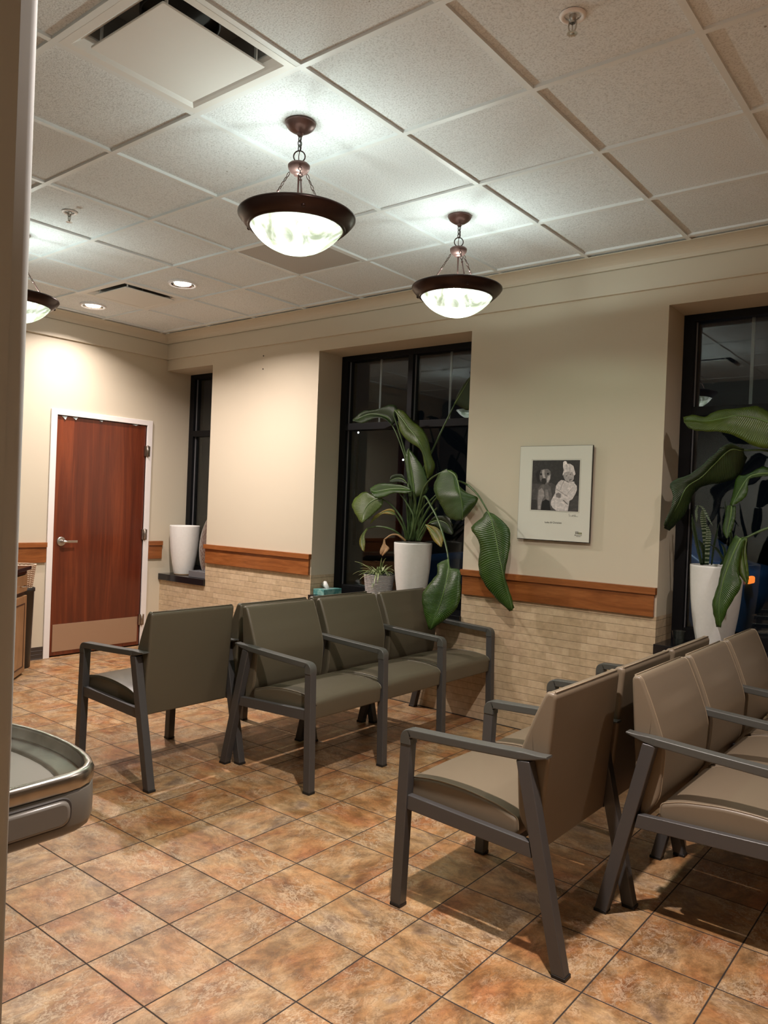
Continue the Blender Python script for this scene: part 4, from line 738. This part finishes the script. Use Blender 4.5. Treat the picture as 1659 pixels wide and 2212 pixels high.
for z, lb in ((2.728, 'upper of two small dark screw heads on the wall left of the middle window'), (2.613, 'lower of two small dark screw heads on the wall left of the middle window')):
    b = MB(); b.loft([[(-5.075+r*math.cos(a*PI/6), y, z+r*math.sin(a*PI/6)) for a in range(12)] for y, r in ((YW, .006), (YW-.004, .005))])
    b.build('wall_screw', MT['glide'], None, tag=dict(label=lb, cat='screw', group='screw heads on the wall'))

# ================================================================== POTS AND PLANTS
def tall_pot(x, y, label, soil=True, z=ZS):
    t = thing('tall_planter', (x, y, z), label, 'plant pot', 'tall white tapered planters')
    p = [(.084,.004),(.088,.0),(.090,.006),(.101,.05),(.114,.12),(.126,.20),(.135,.28),(.1405,.36),(.1435,.42),(.1455,.470),(.1455,.480),(.1430,.483),(.1385,.481),(.1365,.470),(.134,.42),(.13,.36)]
    b = MB(); b.lathe([(r*1.0, h) for r, h in p], (x, y, z), 64, 0, (True, False)); b.build('planter_body', MT['pot'], t)
    if soil: b = MB(); b.lathe([(.0001,.432),(.06,.436),(.12,.430),(.1345,.428)], (x, y, z), 32); b.build('soil', MT['soil'], t)
    else: b = MB(); b.lathe([(.0001,.06),(.12,.20)], (x, y, z), 32); b.build('inner_liner', MT['pot'], t)
    b = MB(); b.lathe([(.0885,.001),(.0905,.006),(.0915,.012),(.0905,.013)], (x, y, z), 48); b.build('foot_ring', MT['rimdirt'], t)
    return t
tall_pot(-6.262, 4.700, 'empty tall white tapered planter on the black sill in the corner by the door', False)
tall_pot(-3.456, 4.700, 'tall white tapered planter holding the large drooping broad-leaf plant, middle window')
tall_pot(-1.262, 4.708, 'tall white tapered planter with banded snake plant, in front of the right window')
tall_pot(-.57, 4.705, 'tall white tapered planter just outside the right edge of the view')

roots = {1: thing('broadleaf_plant', (-3.456, 4.70, ZS+.43), 'large green plant with long drooping paddle leaves in the middle window planter', 'plant'),
         2: thing('snake_plant', (-1.262, 4.708, ZS+.43), 'small dark banded upright snake plant in the right window planter', 'plant'),
         3: thing('broadleaf_plant', (-.57, 4.705, ZS+.43), 'large paddle-leaf plant reaching in from the right edge before the right window', 'plant')}
def make_leaf(d):
    root = roots[d['plant']]; mt = MT[d['mat']+'L']
    if d['st']:
        n, K = 26, 6
        mid = catmull([s[0] for s in d['st']], n); lf = catmull([s[1] for s in d['st']], n); rg = catmull([s[2] for s in d['st']], n)
        b = MB(); idx = 0
        for i in range(n):
            a = mid[max(i-1,0)]; c = mid[min(i+1,n-1)]; t = (c-a).normalized(); acr = (rg[i]-lf[i])
            nr = t.cross(acr); nr = nr.normalized() if nr.length > 1e-7 else Vector((0,-1,0))
            if nr.y > 0: nr = -nr
            for k in range(-K, K+1):
                q = abs(k)/K; E = lf[i] if k < 0 else rg[i]
                p = mid[i].lerp(E, q)
                w = (E-mid[i]).length
                p = p + nr*(math.sin(q*PI*.75)*min(d['bulge'], w*.35) + .0035*math.sin(i*2.1+k*1.3)*q)
                b.v.append(tuple(p)); b.uv[idx] = (.5+.5*k/K, i/(n-1)); idx += 1
        m = 2*K+1
        for i in range(n-1):
            for k in range(m-1):
                b.f.append((i*m+k, i*m+k+1, (i+1)*m+k+1, (i+1)*m+k)); b.m.append(0); b.sm.append(True)
        lo = b.build('leaf', mt, root, solid=.0014)
        if d['mat'] not in 'vb' and d['plant'] != 2:
            b = MB(); b.tube([p+Vector((0,-.001,0)) for p in mid], [.0055*(1-i/(n-1))+.001 for i in range(n)], 8); b.build('midrib', MT['mid'], lo)
    if d['stem']:
        P = catmull(d['stem'], 22); ra, rb = d.get('r', (.010, .0052))
        b = MB(); b.tube(P, [ra+(rb-ra)*i/21 for i in range(22)], 8); b.build('stalk', MT['bL'] if d['mat'] == 'b' else MT['sL'], root)
for d in LEAVES: make_leaf(d)

# spider plant in a ribbed pot
sx_, sy_ = -3.775, 4.700
t = thing('ribbed_planter', (sx_, sy_, ZS), 'small black and silver ribbed planter holding a spider plant beside the white planter', 'plant pot')
b = MB(); prof = []; NR = 19
for k in range(NR):
    z0 = .004+k*.0112; r = .094+.026*(z0/.215)
    for dz, dr, in ((0, 0), (.002, .0022), (.0045, .003), (.007, .0022), (.009, 0)): prof.append((r+dr, z0+dz))
rings = [[(sx_+r*math.cos(2*PI*k/48), sy_+r*math.sin(2*PI*k/48), ZS+z) for k in range(48)] for r, z in prof]
for i in range(len(rings)-1): b.loft([rings[i], rings[i+1]], 1 if i % 5 != 4 else 0, True, (False, False))
for k in range(NR-1):
    r = .094+.026*((.004+k*.0112)/.215)+.0006; b.lathe([(r, .0122+k*.0112), (r+.0016, .0137+k*.0112), (r, .0152+k*.0112)], (sx_, sy_, ZS), 48, 0)
b.lathe([(.0001, .001), (.094, .004)], (sx_, sy_, ZS), 48, 0); b.lathe([(.121, .214), (.119, .219), (.114, .218), (.110, .19)], (sx_, sy_, ZS), 48, 0)
b.build('planter_body', [MT['stripe_b'], MT['stripe_w']], t)
b = MB(); b.lathe([(.0001, .196), (.112, .192)], (sx_, sy_, ZS), 32); b.build('soil', MT['soil'], t)
t = thing('spider_plant', (sx_, sy_, ZS+.195), 'spider plant with thin arching striped leaves in the ribbed planter', 'plant')
rnd = random.Random(5)
bl = [(rnd.uniform(0, 2*PI), rnd.uniform(.07, .16), rnd.uniform(.03, .085), rnd.uniform(-.06, .03)) for _ in range(60)]
bl += [(PI*1.02, .235, .085, .03), (PI*1.1, .215, .06, -.05), (PI*1.2, .15, .05, -.04), (-PI*.42, .125, .030, -.125), (-PI*.30, .15, .05, -.06), (-.85, .20, .09, -.06), (-.75, .235, .10, -.02), (-.95, .21, .07, -.10), (-.8, .17, .12, .06), (-.6, .15, .13, .05), (-.5, .15, .08, -.05), (-1.1, .19, .06, -.12), (-.7, .15, .11, -.03)]
for a, L, hgt, end in bl:
    c, s = math.cos(a), math.sin(a)
    if s > 0: L *= .72
    if c > .6 and L > .15: L = .15
    P = [Vector((sx_+c*L*q*1.0+c*.012, sy_+s*L*q+s*.012, ZS+.200+hgt*math.sin(min(1, q*1.15)*PI*.5)*1.0+ (end-hgt*.2)*(q**2.4))) for q in [i/11 for i in range(12)]]
    b = MB(); side = Vector((-s, c, 0))
    for i, p in enumerate(P):
        w = .0060*(1-(i/11)**2.4)+.0005; b.v += [tuple(p-side*w), tuple(p+Vector((0,0,-.0016))), tuple(p+side*w)]
    for i in range(11):
        for k in range(2): b.f.append((i*3+k, i*3+k+1, i*3+k+4, i*3+k+3)); b.m.append(0); b.sm.append(True)
    b.build('leaf', MT['spider'], t, solid=.0007)

# tissue box
t = thing('tissue_box', (-4.335, 4.70, ZS), 'small teal tissue box with a white tissue on the black sill, left end', 'tissue box')
b = MB(); b.box(-4.392, 4.605, ZS, -4.272, 4.822, ZS+.047); b.build('carton', MT['teal'], t, bevel=.0015)
b = MB(); pl = [(-4.332+.030*math.cos(a*PI/10), 4.715+.062*math.sin(a*PI/10)) for a in range(20)]
b.add([(x, y, ZS+.0476) for x, y in pl], [tuple(range(20))]); b.build('opening_film', MT['film'], t)
b = MB(); base = [(-4.345, 4.70), (-4.325, 4.69), (-4.318, 4.715), (-4.338, 4.735)]
mid_ = [(-4.372, 4.690, .030), (-4.330, 4.678, .038), (-4.316, 4.712, .026), (-4.35, 4.735, .040)]; top_ = [(-4.385, 4.685, .043), (-4.352, 4.690, .083), (-4.340, 4.705, .080), (-4.36, 4.72, .050)]
b.loft([[(x, y, ZS+.046) for x, y in base], [(x, y, ZS+.046+z*.6) for x, y, z in mid_], [(x, y, ZS+.046+z*.75) for x, y, z in top_]], smooth=True, caps=(False, False)); b.build('tissue', MT['tissue'], t, solid=.0006)

# hammered silver sculpture
t = thing('silver_sculpture', (-5.91, 4.67, ZS), 'hammered silver oval sculpture on a grey block behind the corner planter', 'sculpture')
b = MB(); b.box(-6.045, 4.600, ZS, -5.800, 4.735, ZS+.060); b.build('base_block', MT['stand'], t, bevel=.002)
b = MB(); rings = []
for i in range(25):
    q = i/24; z = ZS+.060+.50*q; w = .098*math.sin(PI*(.06+.92*q))**.72; th = .030*math.sin(PI*(.06+.92*q))**.6
    lean = .03*(q-.3)
    rings.append([(-5.888+lean+w*math.cos(a*PI/20), 4.668+th*math.sin(a*PI/20), z) for a in range(40)])
b.loft(rings); b.build('oval_vessel', MT['silver'], t)
# clear plastic cup on the right sill
b = MB(); b.lathe([(.0001,.002),(.024,.002),(.026,0),(.038,.085),(.040,.086),(.0375,.086),(.0245,.004)], (-1.437, 4.628, ZS), 32)
b.build('plastic_cup', MT['glass'], None, tag=dict(label='small clear plastic cup on the black sill left of the right planter', cat='cup'))

# ================================================================== DRINKING FOUNTAIN
FX0, FX1, FY = -1.467, -1.975, .957
def plan(sz=1):
    right = [(FX0, .452), (FX0, .835), (-1.471, .866), (-1.486, .896), (-1.512, .919), (-1.550, .935), (-1.60, .947), (-1.66, .955), (-1.721, .957)]
    return right + [(FX0+FX1-x, y) for x, y in reversed(right[:-1])]
PLAN = plan()
t = thing('drinking_fountain', (-1.721, .452, .745), 'wall-mounted stainless drinking fountain with grey apron at the left edge', 'drinking fountain')
b = MB(); R_ = lambda d, z: [(x, y, z) for x, y in inset(PLAN, d)]
def R2(d, z):     # ring for the inner shapes: keeps clear of the wall side
    out = []
    for x, y in inset(PLAN, d): out.append((x, max(y, .53), z))
    return out
b.loft([R_(.004, .838), R_(.000, .842), R_(-.001, .864), R_(.002, .871), R_(.008, .875), R_(.016, .874), R_(.020, .869), R_(.024, .850), R_(.030, .847), R_(.066, .845), R_(.073, .842)], caps=(False, False))
rings = []
for d, z in ((.073, .842), (.078, .834), (.082, .810), (.090, .785), (.118, .770), (.19, .764)):
    ip = inset(PLAN, min(d, .12)); cx_, cy_ = -1.721, .72
    k = 1-(d-min(d, .12))/.12
    rings.append([(cx_+(x-cx_)*k, cy_+(y-cy_)*k, z) for x, y in ip])
b.loft(rings, caps=(False, True)); b.build('basin', MT['steel_sink'], t)
b = MB(); b.loft([R_(.030, .745), R_(.012, .747), R_(.004, .754), R_(.001, .768), R_(.000, .80), R_(.001, .832), R_(.003, .838)], caps=(True, True)); b.build('apron', MT['apron'], t)
b = MB()
def oblong(x, y0, y1, z0, z1, r): return [(x, y, z) for y, z in round_poly([(y0, z0), (y1, z0), (y1, z1), (y0, z1)], [.0, r, r, .0], 8)]
b.loft([oblong(FX0-.001, .50, .846, .768, .832, .034), oblong(FX0+.002, .50, .844, .770, .830, .032)], mi=1); b.loft([oblong(FX0+.001, .50, .840, .773, .827, .030), oblong(FX0+.007, .50, .838, .775, .825, .028), oblong(FX0+.010, .50, .831, .780, .820, .024)])
b.build('push_bar', [MT['bar_push'], MT['duct']], t)
b = MB(); b.tube([(-1.88, .56, .845), (-1.88, .56, .895), (-1.87, .575, .905), (-1.855, .60, .905)], .011, 12); b.build('spout', MT['chrome'], t)
b = MB(); b.box(-1.93, .452, .40, -1.51, .74, .744); b.build('lower_housing', MT['apron'], t, bevel=.01)

# ================================================================== CABINET, BIN, BASKET
P1 = Vector((-6.02, 3.02, 0)); L_ = Vector((.742, -.688, 0)).normalized(); N_ = Vector((-.688, -.742, 0)).normalized()
def dbox(mb, a0, a1, d0, d1, z0, z1, mi=0):
    q = [P1+L_*a0+N_*d0, P1+L_*a1+N_*d0, P1+L_*a1+N_*d1, P1+L_*a0+N_*d1]
    mb.hexa([(p.x, p.y, z0) for p in q], [(p.x, p.y, z1) for p in q], mi)
t = thing('base_cabinet', tuple(P1), 'brown panelled base cabinet with dark countertop, half hidden at the left edge', 'cabinet')
b = MB(); dbox(b, .0, .94, .022, .50, .0, .800); b.build('cabinet_body', MT['oakdark'], t)
b = MB(); dbox(b, -.02, .96, -.02, .52, .835, .862); dbox(b, -.005, .945, .01, .50, .800, .835); b.build('countertop', MT['sill'], t, bevel=.003)
for a0, a1 in ((.005, .465), (.475, .935)):
    d = MB(); dbox(d, a0, a1, 0, .021, .665, .797); dr = d.build('drawer_front', MT['oak'], t, bevel=.004)
    d = MB(); c = P1+L_*((a0+a1)/2 if a0 > .1 else .14)
    d.tube([tuple(c+N_*.0-L_*.045+Vector((0,0,.715))), tuple(c-N_*.028-L_*.040+Vector((0,0,.715))), tuple(c-N_*.030+Vector((0,0,.712))), tuple(c-N_*.028+L_*.040+Vector((0,0,.715))), tuple(c+L_*.045+Vector((0,0,.715)))], .005, 8)
    d.build('drawer_pull', MT['chrome'], dr)
    d = MB(); dbox(d, a0, a1, 0, .021, .020, .632); do = d.build('cabinet_door', MT['oak'], t, bevel=.004)
    d = MB()
    for x0, x1, z0, z1 in ((a0+.05, a1-.05, .565, .575), (a0+.05, a1-.05, .065, .075), (a0+.05, a0+.060, .065, .575), (a1-.06, a1-.05, .065, .575)): dbox(d, x0, x1, -.0025, .001, z0, z1)
    d.build('panel_moulding', MT['oakdark'], do)
t = thing('waste_bin', (-6.285, 3.085, 0), 'tall black waste bin standing between the cabinet and the door', 'bin')
b = MB(); b.lathe([(.0001, 0), (.098, 0), (.100, .004), (.114, .630), (.120, .632), (.120, .660), (.112, .661), (.110, .64)], (-6.285, 3.085, 0), 40); b.build('bin_body', MT['binm'], t)
b = MB(); b.lathe([(.0001, .654), (.110, .654), (.112, .650)], (-6.285, 3.085, 0), 40); b.build('bin_lid', MT['binm'], t)
t = thing('wicker_basket', (-6.285, 3.085, .661), 'small brown and pale woven basket on top of the black bin', 'basket')
b = MB(); N2_ = 44; rings = []
for i in range(25):
    z = .661+i*.0078; r = .094+.024*(i/24)
    b.tube([(-6.285+(r+.003*(1 if (k+i) % 2 else -1))*math.cos(k*2*PI/N2_), 3.085+(r+.003*(1 if (k+i) % 2 else -1))*math.sin(k*2*PI/N2_), z+.004) for k in range(N2_)], .0036, 6, 0 if i % 2 else 1, True)
b.lathe([(.0001, .003), (.094, .003), (.097, .008), (.116, .187)], (-6.285, 3.085, .661), 40, 0)
b.build('woven_side', [MT['wicker'], MT['wicker_l']], t)

# ================================================================== OUTSIDE, NIGHT
b = MB(); b.box(-60, YO+.001, -.30, 40, 70, -.20); struct('ground', b, MT['asphalt'])
def street_lamp(x, y, z, label, k=60):
    t = thing('street_lamp', (x, y, -.2), label, 'street lamp', 'distant street lamps')
    b = MB(); b.tube([(x, y, -.2), (x, y, z)], [.09, .05], 10); b.build('lamp_post', MT['black'], t)
    b = MB(); b.sphere((x, y, z+.05), .035); b.build('lamp_head', mat('lamp_glow', (1,1,1), .3, emit=(1,1,1), strength=k), t)
street_lamp(-20.68, 24, 4.39, 'distant street lamp point of light high behind the middle window glass', 8)
street_lamp(-21.0, 24, 1.90, 'distant low lamp light left of the round leaf behind the middle window', 16)
street_lamp(-18.3, 24, 3.25, 'distant lamp light behind the upright leaf in the middle window', 8)

t = thing('parked_car', (-4.3, 9.9, -.2), 'dark blue parked car outside in the night, behind the right window glass', 'car')
b = MB(); prof = round_poly([(-6.5, .10), (-2.12, .10), (-2.06, .55), (-2.12, .86), (-2.50, .93), (-3.15, 1.38), (-4.55, 1.42), (-5.35, .92), (-6.40, .78), (-6.55, .45)], [.08, .08, .1, .08, .1, .25, .3, .1, .1, .1], 5)
b.loft([[(x, y, z) for x, z in inset(prof, i)] for y, i in ((9.0, .10), (9.02, .04), (9.08, 0), (10.72, 0), (10.78, .04), (10.8, .10))]); body = b.build('car_body', MT['carpaint'], t)
b = MB(); g = round_poly([(-2.78, .93), (-3.28, 1.30), (-4.45, 1.33), (-5.10, .93)], .05, 4); b.loft([[(x, 8.990, z) for x, z in g], [(x, 9.03, z) for x, z in g]], smooth=False); b.build('side_window', MT['carglass'], t)
for x in (-2.95, -5.65):
    for y in (8.97, 10.62):
        b = MB(); b.loft([[(x+r*math.cos(a*PI/16), yy, .12+r*math.sin(a*PI/16)) for a in range(32)] for yy, r in ((y, .28), (y+.02, .315), (y+.19, .315), (y+.21, .28))]); b.build('wheel', MT['tyre'], t)
b = MB(); b.box(-2.115, 8.985, .76, -2.055, 9.20, .84); b.build('tail_light', mat('amber_tail_light', (.6,.1,.02), .3, emit=(1,.22,.03), strength=1.3), t, bevel=.02)
t = thing('street_lamp', (-.6, 8.0, -.2), 'tall unseen lamp post added outside to light the parked car', 'street lamp', 'distant street lamps')  # added post and bluish spot, out of view, that light the car
b = MB(); b.tube([(-.6, 8.0, -.2), (-.6, 8.0, 5.2), (-.9, 8.05, 5.4), (-1.6, 8.2, 5.4)], [.08, .05, .045, .04], 10); b.build('lamp_post', MT['black'], t)
b = MB(); b.box(-1.85, 8.12, 5.33, -1.5, 8.30, 5.41); b.build('lamp_head', MT['stand'], t, bevel=.02)
L = bpy.data.lights.new('car_fill_light', 'SPOT'); L.energy = 260; L.color = (.62, .80, 1.0); L.spot_size = math.radians(95); L.spot_blend = .5; L.shadow_soft_size = .08
lo = bpy.data.objects.new('car_fill_light', L); COL.objects.link(lo); lo.parent = t; lo.location = (-1.07, .21, 5.50)
lo.rotation_euler = Vector((.8, -.9, 4.6)).to_track_quat('Z', 'Y').to_euler()
